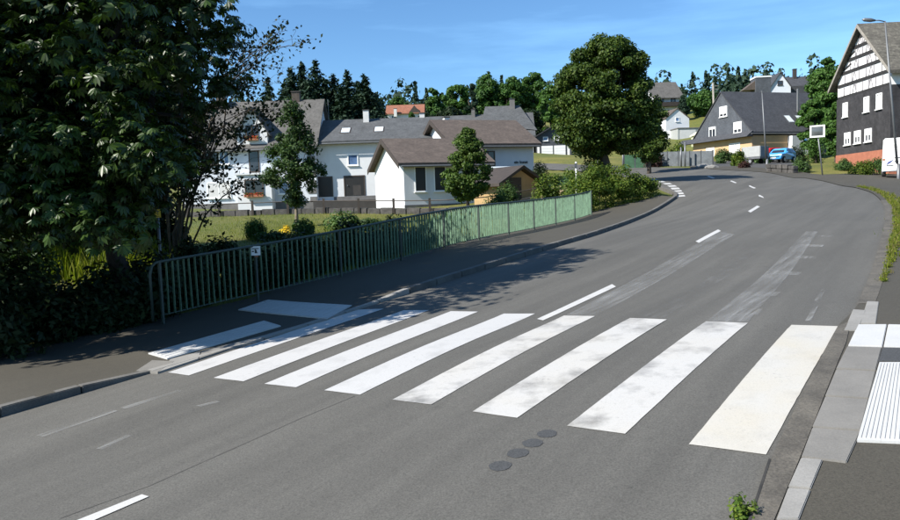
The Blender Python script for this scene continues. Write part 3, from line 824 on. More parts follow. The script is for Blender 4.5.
gutter(r3, W3, -0.58, 2.86); MB().box(-0.03, W3, -0.03, 0.0, -1.5, 0.2).build('plinth', M['plinth'], r3)
b3b = spot(456, 57.5)
r3b = thing('lettered_house', 'pale house with brown tiled roof and dark lettering on its wall, behind the bungalow', 'house', b3b, PH3)
W3b, D3b = 7.0, 8.5
house_body(r3b, W3b, D3b, 4.6, 6.75, M['blue_white_wall'], M['roof_brown'], 'x', 0.55, 0.5, 0.2)
f = face(W3b, D3b, 'front')
window(r3b, f, 2.3, 2.7, 1.2, 1.3, 'darkframe', 'glass')
br = MB()
zz = 4.6 - 0.55 * 2.15 / 4.25
for (a0, a1, z0, z1) in ((-0.55, D3b / 2, zz, 6.75), (D3b / 2, D3b + 0.55, 6.75, zz)):
    br.hexa([(-0.56, a0, z0 - 0.16), (-0.502, a0, z0 - 0.16), (-0.502, a1, z1 - 0.16), (-0.56, a1, z1 - 0.16), (-0.56, a0, z0 + 0.22), (-0.502, a0, z0 + 0.22), (-0.502, a1, z1 + 0.22), (-0.56, a1, z1 + 0.22)])
br.build('bargeboard', M['darkwood'], r3b)
gutter(r3b, W3b, -0.63, 4.3)
def lettering(root, txt, size, loc, rot, mat, name='lettering'):
    cu = bpy.data.curves.new(name, 'FONT'); cu.body = txt; cu.size = size; cu.extrude = 0.01; cu.offset = size * 0.02
    o = bpy.data.objects.new(name, cu); COL.objects.link(o)
    bpy.context.view_layer.update()
    me = bpy.data.meshes.new_from_object(o.evaluated_get(bpy.context.evaluated_depsgraph_get()))
    bpy.data.objects.remove(o)
    me.materials.clear(); me.materials.append(mat)
    q = bpy.data.objects.new(name, me); q.location = loc; q.rotation_euler = rot
    return link(q, root)
lettering(r3b, 'ein kunst', 0.34, (5.2, -0.03, 2.95), (R(90), 0, 0), M['ink'])
chimney(r3b, 1.4, 5.5, 5.6, 7.3, 0.45, 'shutter')
# glass canopy and wooden shed in front of it
bs = spot(520, 47)
rs = thing('garden_shed', 'tan wooden garden shed with dark gabled roof beside the lettered house', 'shed', bs, R(35))
rs.scale = (1.2, 1.2, 1.2)
sb = MB()
pr = [(-1.3, -1.0), (1.3, -1.0), (1.3, 1.0), (0, 1.7), (-1.3, 1.0)]
sb.prism([(x, 0, z) for x, z in pr], (0, 2.4, 0)); sb.build('wall', M['tan'], rs)
sr = MB()
for s in (-1, 1):
    x1_, z1_ = s * 1.75, 1.7 - 1.75 * 0.54
    sr.hexa([(0, -0.4, 1.74), (x1_, -0.4, z1_ + 0.04), (x1_, 2.8, z1_ + 0.04), (0, 2.8, 1.74), (0, -0.4, 1.9), (x1_, -0.4, z1_ + 0.2), (x1_, 2.8, z1_ + 0.2), (0, 2.8, 1.9)])
sr.build('roof', M['darkwood'], rs)
sdv = MB().box(-1.0, 0.1, -0.04, 0.02, 0.0, 1.25).build('door', M['darkwood'], rs)
MB().tube([(-0.05, -0.05, 0.8), (-0.05, -0.12, 0.8)], 0.03, 6).build('handle', M['metal'], sdv)
bc = spot(497, 50)
rc = thing('glass_canopy', 'pale glass canopy on dark posts beside the tan garden shed', 'canopy', bc, PH3)
rc.scale = (0.8, 0.8, 0.9)
MB().hexa([(0, -1.0, 2.0), (1.9, -1.0, 2.0), (1.9, 1.0, 2.65), (0, 1.0, 2.65), (0, -1.0, 2.05), (1.9, -1.0, 2.05), (1.9, 1.0, 2.7), (0, 1.0, 2.7)]).build('glass_roof', M['skylight'], rc)
for x in (0.1, 1.8):
    MB().tube([(x, -0.95, -0.6), (x, -0.95, 2.02)], 0.06, 8).build('post', M['darkwood'], rc)
    MB().tube([(x, 0.95, -0.6), (x, 0.95, 2.63)], 0.06, 8).build('post', M['darkwood'], rc)

# -- big grey roof behind
b4 = spot(452, 98)
r4 = thing('hipped_house', 'house with big stepped grey roof and small skylights, behind the bungalow', 'house', b4 - Vector((0, 0, 2.3)), R(-4))
house_body(r4, 11.0, 10, 4.4, 7.7, M['white_wall'], M['roof_grey'], 'x', 0.6, 0.3, 0.2, 3)
up = MB()
up.add([(4.0, 1.5, 6.2), (11.6, 0.4, 5.0), (11.6, 9.6, 5.0), (4.0, 8.5, 6.2), (4.6, 5, 9.0), (9.4, 5, 9.0)], [(0, 1, 5, 4), (1, 2, 5), (2, 3, 4, 5), (3, 0, 4), (0, 3, 2, 1)])
up.build('upper_roof', M['roof_grey'], r4)
sl4 = 3.3 / 5.0
for x in (3.8, 5.6): roof_panel(r4, 'skylight', x, x + 0.8, 1.0, 1.9, 4.4, sl4, 'glass_blue', 'frame')
dmr = MB().box(6.8, 8.3, 0.6, 3.0, 4.8, 5.9).build('dormer', M['slate_wall'], r4)
chimney(r4, 8.4, 4.6, 8.2, 9.8, 0.7); chimney(r4, 2.9, 4.6, 6.8, 8.6, 0.5)
window(r4, face(11, 10, 'front'), 2, 1.2, 1.2, 1.3)

# -- slate gable with white garage doors
b5 = spot(537, 112, 0.55)
r5 = thing('garage_house', 'slate clad gable house with two white garage doors on the far lane', 'house', b5)
W5, D5 = 5.4, 7
house_body(r5, W5, D5, 3.2, 4.7, M['slate_wall'], M['roof_dark'], 'y', 0.5, 0.5, 0.18, 2)
f = face(W5, D5, 'front')
for k in range(2):
    gdo = MB().hexa(panel(f, 0.75 + k * 1.95, 2.5 + k * 1.95, 0.05, 1.75, -0.02, 0.06)).build('garage_door', M['white_door'], r5)
    for z in (0.5, 0.9, 1.3): MB().hexa(panel(f, 0.78 + k * 1.95, 2.47 + k * 1.95, z, z + 0.03, 0.06, 0.075)).build('panel_rib', M['shutter'], gdo)
MB().hexa(panel(f, 4.75, 5.1, 0.05, 1.75, -0.02, 0.06)).build('side_door', M['white_door'], r5)
MB().hexa(panel(f, 0.1, 0.45, 0.05, 1.75, -0.02, 0.06)).build('side_door', M['white_door'], r5)
window(r5, f, 1.0, 2.5, 0.8, 0.65, 'frame', 'glass_blue', cross=False); window(r5, f, 2.7, 2.5, 0.9, 0.7, 'frame', 'shutter', cross=False)
sat = MB().tube([(5.5, -0.6, 3.3), (5.4, -0.75, 3.3)], 0.3, 12).build('satellite_dish', M['white_door'], r5)

# -- red roof among the conifers
b6 = spot(388, 172)
r6 = thing('red_roof_house', 'distant pale house with red tiled roof beside tall conifers on the hill', 'house', b6)
r6.scale = (0.88, 0.88, 0.88)
house_body(r6, 9.5, 8, 3.6, 6.0, M['blue_white_wall'], M['roof_red'], 'x', 0.7, 0.5, 0.2, 4)
f = face(9.5, 8, 'front')
window(r6, f, 1.0, 1.6, 1.3, 1.4); window(r6, f, 5.5, 1.6, 1.6, 1.4)
g6 = MB().prism([(5.6, -0.6, 3.3), (9.0, -0.6, 3.3), (7.3, -0.6, 5.4)], (0, 3, 0)).build('dormer', M['darkwood'], r6)
chimney(r6, 2.2, -0.9, 2.5, 4.6, 0.8, 'shutter'); 

# -- small white gable house on the slope, right of the round tree
b7 = spot(666, 128)
r7 = thing('white_gable_house', 'small white gable house on the slope between round tree and slate house', 'house', b7, R(6))
W7, D7 = 4.3, 6
house_body(r7, W7, D7, 3.6, 5.3, M['white_wall'], M['roof_brown'], 'y', 0.12, 0.15, 0.14, 3)
f = face(W7, D7, 'front')
window(r7, f, 1.75, 3.1, 0.75, 0.75, 'frame', 'glass_blue', cross=False)
MB().hexa(panel(f, 0.2, 1.2, 0.2, 1.5, -0.02, 0.06)).build('door', M['white_door'], r7)
b8 = spot(678, 125)
r8 = thing('box_garage', 'flat grey box garage in front of the small white gable house', 'garage', b8, R(6))
MB().box(0, 3.7, 0, 4, -2.5, 1.85).build('wall', M['tarp'], r8); MB().box(-0.1, 3.8, -0.1, 4.1, 1.85, 2.0).build('flat_roof', M['plinth'], r8)
MB().box(0.4, 3.2, -0.05, 0.02, 0.0, 1.6).build('garage_door', M['shutter'], r8)
# -- house above it
b9 = spot(654, 158)
r9 = thing('hillside_house', 'white hillside house with grey roof and balcony above the small gable house', 'house', b9, R(4))
house_body(r9, 6.0, 8, 5.0, 8.3, M['white_wall'], M['roof_warm'], 'x', 0.9, 0.5, 0.2, 5)
f = face(6, 8, 'front')
MB().hexa(panel(f, 0.2, 5.8, 2.6, 3.5, 0, 1.2)).build('balcony', M['darkwood'], r9)
window(r9, f, 1, 3.5, 1.4, 1.2); window(r9, f, 3.6, 3.5, 1.4, 1.2); window(r9, f, 2.2, 0.8, 1.4, 1.2)

# -- slate house with peach ground floor
b10 = spot(752, 80)
PH10 = R(18)
r10 = thing('slate_house', 'steep roofed slate house with peach coloured ground floor behind the parked cars', 'house', b10, PH10)
W10, D10 = 13.0, 10.2
z0 = 2.7
wl, rf = house_body(r10, W10, D10, z0 + 0.4, z0 + 5.4, M['slate_wall'], M['roof_dark'], 'x', 0.2, 0.12, 0.16, 2)
gf = MB().box(-0.04, W10 + 0.04, -0.04, D10 + 0.04, -2, z0).build('ground_floor', M['peach'], r10)
f = face(W10, D10, 'left')          # u runs from back to front
def shutterwin(u, z, wd, ht, sh): return window(r10, f, u, z, wd, ht, 'frame', 'glass', 0.08, shutter=sh)
shutterwin(4.9, z0 + 2.6, 1.3, 1.2, 0.75); shutterwin(7.3, z0 + 0.5, 1.3, 1.25, 0.7); shutterwin(3.0, z0 + 0.45, 1.2, 1.2, 0.2)
fgl = (Vector((-0.04, D10, 0)), Vector((0, -1, 0)), Vector((-1, 0, 0)))
window(r10, fgl, 2.5, 0.6, 1.5, 1.3, 'frame', 'glass', shutter=0.9); window(r10, fgl, 6.6, 0.6, 1.8, 1.5, 'frame', 'glass', shutter=0.9)
MB().hexa([(-0.9, -0.2, z0 - 0.1), (-0.05, -0.2, z0 - 0.1), (-0.05, D10 + 2.2, z0 - 0.1), (-0.9, D10 + 2.2, z0 - 0.1), (-0.8, -0.2, z0), (-0.05, -0.2, z0 + 0.55), (-0.05, D10 + 2.2, z0 + 0.55), (-0.8, D10 + 2.2, z0)]).build('skirt_roof', M['roof_dark'], r10)
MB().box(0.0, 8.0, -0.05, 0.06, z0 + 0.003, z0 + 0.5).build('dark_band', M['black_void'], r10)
sl10 = 5.0 / 5.1
for x in (6.0, 7.6, 10.0): roof_panel(r10, 'skylight', x, x + 0.9, 0.9, 1.9, z0 + 0.4, sl10, 'skylight', 'metal')
MB().tube([(8.6, 2.4, z0 + 2.8), (8.6, 2.4, z0 + 5.6)], 0.12, 8).build('flue', M['metal'], r10)
ent = MB().box(4.9, 7.3, -0.7, 0.0, -2, 2.6).build('porch', M['white_wall'], r10)
MB().hexa(panel((Vector((0, -0.7, 0)), Vector((1, 0, 0)), Vector((0, -1, 0))), 6.5, 6.9, 1.6, 2.2, 0, 0.03)).build('blue_plate', M['car_blue'], ent)
MB().box(7.3, 12.0, -1.4, 0.02, -2, 1.9).build('garage', M['plinth'], r10)
MB().box(7.32, 12.2, -1.7, 0.02, 1.9, 2.15).build('garage_roof', M['roof_dark'], r10)
gutter(r10, W10, -0.28, z0 + 0.18)

# -- house on the hill top right
b11 = spot(770, 132)
r11 = thing('hilltop_house', 'dark roofed hilltop house with pale gable, above the slate house roof', 'house', b11, R(-6))
zt = (at(777, 73, 132).z - b11.z)
house_body(r11, 3.6, 9, zt - 2.6, zt, M['blue_white_wall'], M['roof_dark'], 'y', 0.35, 0.3, 0.18, 3)
wing = MB().add([(3.2, 2, 0), (9.4, 2, 0), (9.4, 8, 0), (3.2, 8, 0), (3.2, 2, zt - 2.2), (9.4, 2, zt - 2.2), (9.4, 8, zt - 2.2), (3.2, 8, zt - 2.2), (3.2, 5, zt - 0.1), (9.0, 5, zt - 0.1)],
                [(3, 2, 1, 0), (0, 1, 5, 4), (1, 2, 6, 5), (2, 3, 7, 6), (3, 0, 4, 7), (4, 5, 9, 8), (6, 7, 8, 9), (5, 6, 9), (7, 4, 8)]).build('wing', M['roof_dark'], r11)
window(r11, face(3.6, 9, 'front'), 1.3, zt - 2.2, 0.9, 0.8, 'darkframe', 'glass', cross=False)
chimney(r11, 5.9, 4.6, zt - 0.6, zt + 1.2, 0.6, 'darkplinth')
b12 = spot(756, 126)
r12 = thing('flat_roof_house', 'dark cubic flat roofed house with white edge beside hilltop gable', 'house', b12, R(-6))
zt2 = at(760, 76, 126).z - b12.z
MB().box(0, 2.5, 0, 3.0, -2, zt2 - 0.25).build('wall', M['slate_wall'], r12)
MB().box(-0.1, 2.6, -0.1, 3.1, zt2 - 0.25, zt2).build('roof_edge', M['white_wall'], r12)
MB().prism([(-2.0, 0.5, zt2 - 2.2), (0.0, 0.5, zt2 - 2.2), (0.0, 0.5, zt2 - 0.7)], (0, 3, 0)).build('lean_to', M['roof_brown'], r12)
# -- pale sheet-roofed shelter left of the slate house
b13 = spot(697, 100)
r13 = thing('pale_shelter', 'cream coloured sloping shelter on the grass left of slate house', 'shelter', b13)
zt3 = at(712, 124, 100).z - b13.z; zb3 = at(697, 134, 100).z - b13.z
MB().hexa([(0, 0, zb3 - 0.1), (2.2, 0, zt3 - 0.1), (2.2, 3, zt3 - 0.1), (0, 3, zb3 - 0.1), (0, 0, zb3), (2.2, 0, zt3), (2.2, 3, zt3), (0, 3, zb3)]).build('sloped_sheet', M['cream'], r13)
MB().prism([(0.2, 0.05, -0.5), (2.1, 0.05, -0.5), (2.1, 0.05, zt3 - 0.12), (0.2, 0.05, zb3 - 0.12)], (0, 2.8, 0)).build('side', M['cream'], r13)

# -- timbered house at the right edge
Ynear = 52.0
bn = at(890, 172, Ynear)
b14 = on(bn.x, bn.y)
ANG = -math.atan(0.063)
r14 = thing('half_timbered_house', 'tall house with white timbered gable above black slate, at the right edge', 'house', b14, ANG)
W14, D14 = 14.0, 8.0
EV = at(838, 82, 59).z - b14.z; RD = at(853, 27, 56).z - b14.z
M['white_infill'] = plain('white_infill', (0.70, 0.69, 0.67), 0.85, 0.05, 2)
house_body(r14, W14, D14, EV, RD, M['white_infill'], M['roof_lichen'], 'x', 0.7, 0.45, 0.22, 3)
f = face(W14, D14, 'left')          # u from back (far) to front (near)
vt = at(862, 92, 55.5).z - b14.z    # foot of the timbered part
vb = at(862, 152, 55.5).z - b14.z   # top of the red plinth
vg = -3.0
MB().box(-0.06, W14, -0.06, D14 + 0.06, vb, vt).build('slate_cladding', M['slate_black'], r14)
MB().box(-0.09, W14, -0.09, D14 + 0.09, vg, vb).build('plinth', M['brick_red'], r14)
def gw(v):                          # half-width of the gable at height v
    return D14 / 2 if v <= EV else D14 / 2 * (RD - v) / (RD - EV)
lev = [vt + (RD - vt) * k for k in (0.0, 0.19, 0.38, 0.56, 0.72, 0.86)]
def beam(u0, v0, u1, v1, t=0.16, n1=0.045, mt='timber'):
    d = Vector((u1 - u0, v1 - v0)); d = d.normalized(); p = Vector((-d.y, d.x)) * t / 2
    o, u, n = f
    c = []
    for nn in (-0.02, n1):
        for q in (Vector((u0, v0)) - p, Vector((u1, v1)) - p, Vector((u1, v1)) + p, Vector((u0, v0)) + p):
            w_ = o + u * q.x + n * nn; c.append((w_.x, w_.y, q.y))
    MB().hexa(c).build('beam', M[mt], r14)
mid = D14 / 2
M['timber_pale'] = plain('grey_timber', (0.22, 0.21, 0.22), 0.8, 0.3, 4)
for k, v in enumerate(lev):
    g = gw(v) - 0.12
    beam(mid - g, v + 0.09, mid + g, v + 0.09, 0.24 if k else 0.2, 0.06)
    v1 = lev[k + 1] if k + 1 < len(lev) else RD - 0.35
    ns = [9, 8, 6, 5, 3, 1][k]
    gt = gw(v1) - 0.25
    gb = gw(v) - 0.15
    for j in range(ns):
        s = 0 if ns == 1 else -1 + 2 * j / (ns - 1)
        if abs(s * gb) > gt: continue
        beam(mid + s * gb, v + 0.2, mid + s * gb, v1 - 0.02, 0.1, 0.04, 'timber_pale')
    if k < 5:
        for s in (-1, 1):
            x0 = mid + s * gb * 0.32
            beam(x0 - 0.3, v + 0.2, x0 - 0.02, v1, 0.09, 0.035, 'timber_pale'); beam(x0 + 0.3, v + 0.2, x0 + 0.02, v1, 0.09, 0.034, 'timber_pale')
    if k in (2, 3):
        for s in (-1, 1): beam(mid + s * gb * 0.95, v + 0.3, mid + s * gb * 0.55, v + 0.3 + (v1 - v) * 0.4, 0.12, 0.05)
fs = (Vector((-0.06, D14, 0)), Vector((0, -1, 0)), Vector((-1, 0, 0)))
hw = vt - vb
for u in (1.1, 4.4, 6.2): window(r14, fs, u, vb + hw * 0.66, 0.75, 1.15, 'frame', 'shutter', 0.1, cross=True)
for u in (1.4, 3.0, 4.6): window(r14, fs, u, vb + hw * 0.16, 0.95, 1.0, 'frame', 'glass', 0.1, shutter=0.5)
bg14 = MB()
sl = (RD - EV) / (D14 / 2)
ze = EV - sl * 0.7
for (a0, a1, zA, zB) in ((-0.7, mid, ze, RD), (mid, D14 + 0.7, RD, ze)):
    bg14.hexa([(-0.5, a0, zA - 0.05), (-0.452, a0, zA - 0.05), (-0.452, a1, zB - 0.05), (-0.5, a1, zB - 0.05), (-0.5, a0, zA + 0.2), (-0.452, a0, zA + 0.2), (-0.452, a1, zB + 0.2), (-0.5, a1, zB + 0.2)])
bg14.build('bargeboard', M['wood_grey'], r14)
bal = MB().box(0.1, 6.0, -1.7, -0.06, vb + 0.3, vb + 0.5).build('balcony', M['darkwood'], r14)
MB().box(0.1, 6.0, -1.7, -1.62, vb + 0.5, vb + 1.4).build('balustrade', M['darkwood'], bal)
for x in (0.2, 5.8): MB().box(x - 0.08, x + 0.08, -1.66, -1.5, vg, vb + 0.3).build('post', M['darkwood'], bal)
window(r14, (Vector((0, -0.06, 0)), Vector((1, 0, 0)), Vector((0, -1, 0))), 0.8, vb + 1.9, 1.2, 1.3, 'frame', 'glass')
chimney(r14, 6.0, 4.0, RD - 0.5, RD + 1.0, 0.7)

# ------------------------------------------------------------------ vegetation
def leaves_np(P, N, L, Wd, rng, droop=0.0):
    """folded diamond leaves at P with rough normals N"""
    n = len(P)
    N = N / (np.linalg.norm(N, axis=1, keepdims=True) + 1e-9)
    T = rng.normal(size=(n, 3)); T[:, 2] -= droop
    T -= N * (T * N).sum(1, keepdims=True); T /= np.linalg.norm(T, axis=1, keepdims=True) + 1e-9
    B = np.cross(N, T)
    s = rng.uniform(0.7, 1.3, (n, 1))
    l = L * s; w_ = Wd * s
    V = np.stack([P - T * l * 0.5, P + B * w_ * 0.5 + N * w_ * 0.12, P + T * l * 0.5, P - B * w_ * 0.5 + N * w_ * 0.12], 1).reshape(-1, 3)
    F = np.arange(n * 4).reshape(n, 4)
    return V, F
def clump_points(rng, C, Rr, n, up=0.35, shell=0.5):
    """n points per clump, denser to its outside, with normals outwards and up"""
    k = len(C)
    D = rng.normal(size=(k, n, 3)); D /= np.linalg.norm(D, axis=2, keepdims=True)
    rad = rng.random((k, n, 1)) ** shell
    S = np.asarray(Rr).reshape(k, 1, -1)
    P = C[:, None] + D * rad * S
    N = D * 0.8 + rng.normal(size=D.shape) * 0.45 + np.array([0, 0, up])
    return P.reshape(-1, 3), N.reshape(-1, 3)
def clumps_in(rng, n, half, profile, surf=0.6):
    """clump centres inside a crown: half=(rx,ry,height); profile(t)->relative radius for t 0..1"""
    out = []
    while len(out) < n:
        t = rng.random(); a = rng.random() * 2 * math.pi
        pr = profile(t)
        if rng.random() > pr ** 0.6: continue
        r = (surf + (1 - surf) * rng.random()) if rng.random() < 0.75 else rng.random() * surf
        out.append((half[0] * pr * r * math.cos(a), half[1] * pr * r * math.sin(a), half[2] * t))
    return np.array(out)
def trunk_mesh(h_trunk, r, top_pts, rng, lean=(0, 0), base_flare=1.5, z0=-0.4, split=0.5):
    mb = MB()
    hts = np.linspace(0, h_trunk, 7)
    path = [Vector((lean[0] * t / h_trunk + rng.normal() * r * 0.25, lean[1] * t / h_trunk + rng.normal() * r * 0.25, t)) for t in hts]
    path[0] = Vector((0, 0, z0))
    rs = [r * (base_flare if i == 0 else 1.12 if i == 1 else 1.0 - 0.6 * i / 6) for i in range(7)]
    mb.tube(path, rs, 9)
    for p in top_pts:
        p = Vector(p)
        s = rng.uniform(split, 0.95) * h_trunk
        q = Vector((lean[0] * s / h_trunk, lean[1] * s / h_trunk, s))
        if p.z < q.z + 0.2: q.z = max(h_trunk * 0.3, p.z - 0.3)
        m1 = q.lerp(p, 0.4) + Vector((rng.normal(), rng.normal(), abs(rng.normal()) + 0.5)) * 0.08 * (p - q).length
        rr = r * 0.42
        mb.tube([q, m1, q.lerp(p, 0.75) + Vector((rng.normal(), rng.normal(), rng.normal())) * 0.05 * (p - q).length, p], [rr, rr * 0.7, rr * 0.4, rr * 0.12], 6, False)
    return mb
def tree(name, label, base, half, z_crown, profile, nclump, rclump, nleaf, leaf, mat, trunk_r, seed, group=None, bark='bark', surf=0.6, droop=0.2, lean=(0, 0), cat='tree', trunk_h=None):
    rng = np.random.default_rng(seed)
    root = thing(name, label, cat, base, 0, group)
    C = clumps_in(rng, nclump, half, profile, surf); C[:, 2] += z_crown
    rs = rclump * rng.uniform(0.65, 1.35, (nclump, 1)) * np.array([[1, 1, 0.75]])
    P, N = clump_points(rng, C, rs, nleaf)
    keep = P[:, 2] > z_crown - rclump * 0.8
    V, F = leaves_np(P[keep], N[keep], leaf[0], leaf[1], rng, droop)
    tag(np_mesh('crown', V, F, mat, root), kind='stuff')
    th = trunk_h or (z_crown + half[2] * 0.6)
    sel = C[rng.permutation(nclump)[:min(nclump, 22)]]
    trunk_mesh(th, trunk_r, sel, rng, lean, split=max(0.25, min(0.6, z_crown / th))).build('trunk', M[bark], root, True)
    return root
egg = lambda t: math.sqrt(max(0, 1 - (2 * t - 1) ** 2)) ** 0.8 * (1.1 - 0.35 * t)
oval = lambda t: math.sqrt(max(0, 1 - (2 * t - 1) ** 2)) ** 0.7
spindle = lambda t: min(1, (t / 0.28) ** 0.7 if t < 0.28 else ((1 - t) / 0.72) ** 0.75)

# big round tree beyond the hedge
bt = on(*G(606, 183).xy)
Yt = bt.y
sc = Yt / FPX
tree('round_tree', 'large round leafy tree standing beyond the clipped hedge at the road bend', bt, (53 * sc, 50 * sc, 108 * sc), 31 * sc, egg, 250, 0.62, 400, (0.17, 0.12), M['leaf_oak'], 0.30, 11, surf=0.72)
bq = on(*G(640, 176).xy)
tree('side_tree', 'small dark tree tucked behind the right side of the large round tree', spot(649, 60), (1.6, 1.6, 4.6), 1.2, oval, 60, 0.55, 300, (0.18, 0.12), M['leaf_oak'], 0.14, 12)
# young trees on the lawn
by1 = spot(297, 36)
sc = 36 / FPX
y1 = tree('young_tree', 'slim young tree with dark leaves in front of the white dormer house', by1, (32 * sc, 32 * sc, 100 * sc), 22 * sc, spindle, 120, 0.36, 110, (0.17, 0.08), M['leaf_young'], 0.075, 21, bark='bark_light', surf=0.5, droop=0.6)
by2 = spot(469, 38)
sc = 38 / FPX
y2 = tree('young_tree', 'small egg shaped linden on the lawn in front of the bungalow door', by2, (26 * sc, 26 * sc, 73 * sc), 19 * sc, spindle, 130, 0.32, 150, (0.13, 0.09), M['leaf_linden'], 0.06, 22, bark='bark', surf=0.6)

# slender dark tree in front of the far-left house: thin arching boughs, small leaves
def slender_tree(name, label, base, tips, seed, mat, leaf, per, r0):
    rng = np.random.default_rng(seed)
    root = thing(name, label, 'tree', base)
    mb = MB(); LP = []; LN = []
    def bough(p, q, r, depth):
        p, q = Vector(p), Vector(q)
        L = (q - p).length
        mid = [p.lerp(q, t) + Vector((rng.normal(), rng.normal(), 0)) * 0.04 * L + Vector((0, 0, 1)) * 0.14 * L * math.sin(math.pi * t) for t in (0.25, 0.5, 0.75)]
        pts = [p] + mid + [q]
        mb.tube(pts, [r, r * 0.85, r * 0.65, r * 0.45, r * 0.2], 6, False)
        if depth < 2:
            for _ in range(9 if depth == 0 else 6):
                t = rng.uniform(0.3, 1.0); k = min(3, int(t * 4)); s = pts[k].lerp(pts[k + 1], t * 4 - k if k < 3 else t * 4 - 3)
                d = (q - p).normalized() * 0.6 + Vector((rng.normal(), rng.normal(), rng.normal() * 0.6 + 0.1)) * 0.75
                bough(s, s + d * L * rng.uniform(0.12, 0.25), r * 0.4, depth + 1)
        else:
            for _ in range(per):
                t = rng.uniform(0.1, 1.05)
                LP.append(p.lerp(q, t) + Vector(rng.normal(size=3)) * 0.10); LN.append(rng.normal(size=3) + np.array([0, 0, 0.6]))
    for tp in tips: bough((rng.normal() * 0.08, rng.normal() * 0.08, -0.3), tp, r0, 0)
    mb.build('trunk', M['bark'], root, True)
    V, F = leaves_np(np.array([tuple(p) for p in LP]), np.array(LN), leaf[0], leaf[1], rng)
    tag(np_mesh('crown', V, F, mat, root), kind='stuff')
    return root
bsl = spot(172, 21)
def tip(px, py, Y): return tuple(at(px, py, Y) - bsl)
slender_tree('slender_tree', 'dark multi-stemmed slender tree overlapping the white dormer house at left', bsl,
             [tip(262, 52, 20), tip(258, 128, 20.5), tip(228, 62, 21.5), tip(205, 40, 21), tip(236, 95, 20), tip(180, 70, 22), tip(215, 110, 22.5), tip(242, 185, 20.6), tip(195, 120, 20), tip(222, 80, 20.5), tip(246, 62, 20), tip(214, 150, 21), tip(190, 55, 21)], 5, M['leaf_shrubtree'], (0.12, 0.07), 8, 0.036)

# the chestnut in the left foreground
def palm_leaf_template():
    V = []; F = []
    for k, a in enumerate((-100, -62, -30, 0, 30, 62, 100)):
        an = R(a); L = 0.20 * (1 - 0.0032 * abs(a)); wd = L * 0.36
        d = np.array([math.sin(an), math.cos(an), 0]); s = np.array([d[1], -d[0], 0])
        b0 = len(V)
        V += [d * 0.01, d * L * 0.62 + s * wd * 0.5 + np.array([0, 0, -0.035]), d * L + np.array([0, 0, -0.085]), d * L * 0.62 - s * wd * 0.5 + np.array([0, 0, -0.045])]
        F += [(b0, b0 + 1, b0 + 2), (b0, b0 + 2, b0 + 3)]
    return np.array(V), np.array(F)
PV, PF = palm_leaf_template()
def rotmats(N, rng):
    n = len(N)
    N = N / np.linalg.norm(N, axis=1, keepdims=True)
    T = rng.normal(size=(n, 3)); T[:, 2] -= 1.0
    T -= N * (T * N).sum(1, keepdims=True); T /= np.linalg.norm(T, axis=1, keepdims=True)
    B = np.cross(T, N)
    return np.stack([B, T, N], 2)
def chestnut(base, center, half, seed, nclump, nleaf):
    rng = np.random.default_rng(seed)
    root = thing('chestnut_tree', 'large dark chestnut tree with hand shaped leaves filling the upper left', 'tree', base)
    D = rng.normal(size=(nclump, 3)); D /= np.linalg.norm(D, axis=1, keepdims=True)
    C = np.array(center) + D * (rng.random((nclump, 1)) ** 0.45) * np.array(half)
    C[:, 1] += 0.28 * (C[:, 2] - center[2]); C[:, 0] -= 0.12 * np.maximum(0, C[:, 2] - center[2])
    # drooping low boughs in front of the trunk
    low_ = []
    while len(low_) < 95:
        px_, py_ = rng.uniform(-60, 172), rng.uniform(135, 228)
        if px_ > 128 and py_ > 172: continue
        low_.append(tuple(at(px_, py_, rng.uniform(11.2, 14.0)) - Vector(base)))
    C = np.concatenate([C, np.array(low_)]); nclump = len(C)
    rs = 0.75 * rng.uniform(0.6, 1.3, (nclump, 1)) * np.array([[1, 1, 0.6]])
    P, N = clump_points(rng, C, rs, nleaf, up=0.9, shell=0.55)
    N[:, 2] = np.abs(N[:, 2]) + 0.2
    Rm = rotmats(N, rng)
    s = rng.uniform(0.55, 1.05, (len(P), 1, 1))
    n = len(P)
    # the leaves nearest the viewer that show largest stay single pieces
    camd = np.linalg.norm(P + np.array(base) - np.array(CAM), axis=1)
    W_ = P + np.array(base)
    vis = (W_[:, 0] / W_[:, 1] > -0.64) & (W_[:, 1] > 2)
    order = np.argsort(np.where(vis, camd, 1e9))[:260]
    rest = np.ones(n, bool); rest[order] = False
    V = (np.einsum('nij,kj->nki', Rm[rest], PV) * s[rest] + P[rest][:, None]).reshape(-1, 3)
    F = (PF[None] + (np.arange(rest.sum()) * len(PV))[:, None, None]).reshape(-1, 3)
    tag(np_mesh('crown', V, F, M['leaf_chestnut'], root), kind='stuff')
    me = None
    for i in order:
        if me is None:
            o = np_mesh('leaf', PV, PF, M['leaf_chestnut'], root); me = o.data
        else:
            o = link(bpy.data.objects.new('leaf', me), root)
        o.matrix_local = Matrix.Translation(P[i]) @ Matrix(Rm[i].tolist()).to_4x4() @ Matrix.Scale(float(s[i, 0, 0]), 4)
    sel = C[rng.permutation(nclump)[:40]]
    trunk_mesh(3.8, 0.24, sel, rng, (center[0] * 0.4, center[1] * 0.4), split=0.4).build('trunk', M['bark_shaded'], root, True)
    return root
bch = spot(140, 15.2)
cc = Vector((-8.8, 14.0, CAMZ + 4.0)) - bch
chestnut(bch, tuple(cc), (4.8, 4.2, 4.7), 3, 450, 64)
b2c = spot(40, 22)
tree('shade_tree', 'tall dark tree standing behind the chestnut at the left edge', b2c, (5.0, 4.0, 9.2), 1.4, oval, 130, 1.25, 300, (0.30, 0.2), M['leaf_dark'], 0.26, 17, surf=0.6, trunk_h=8)

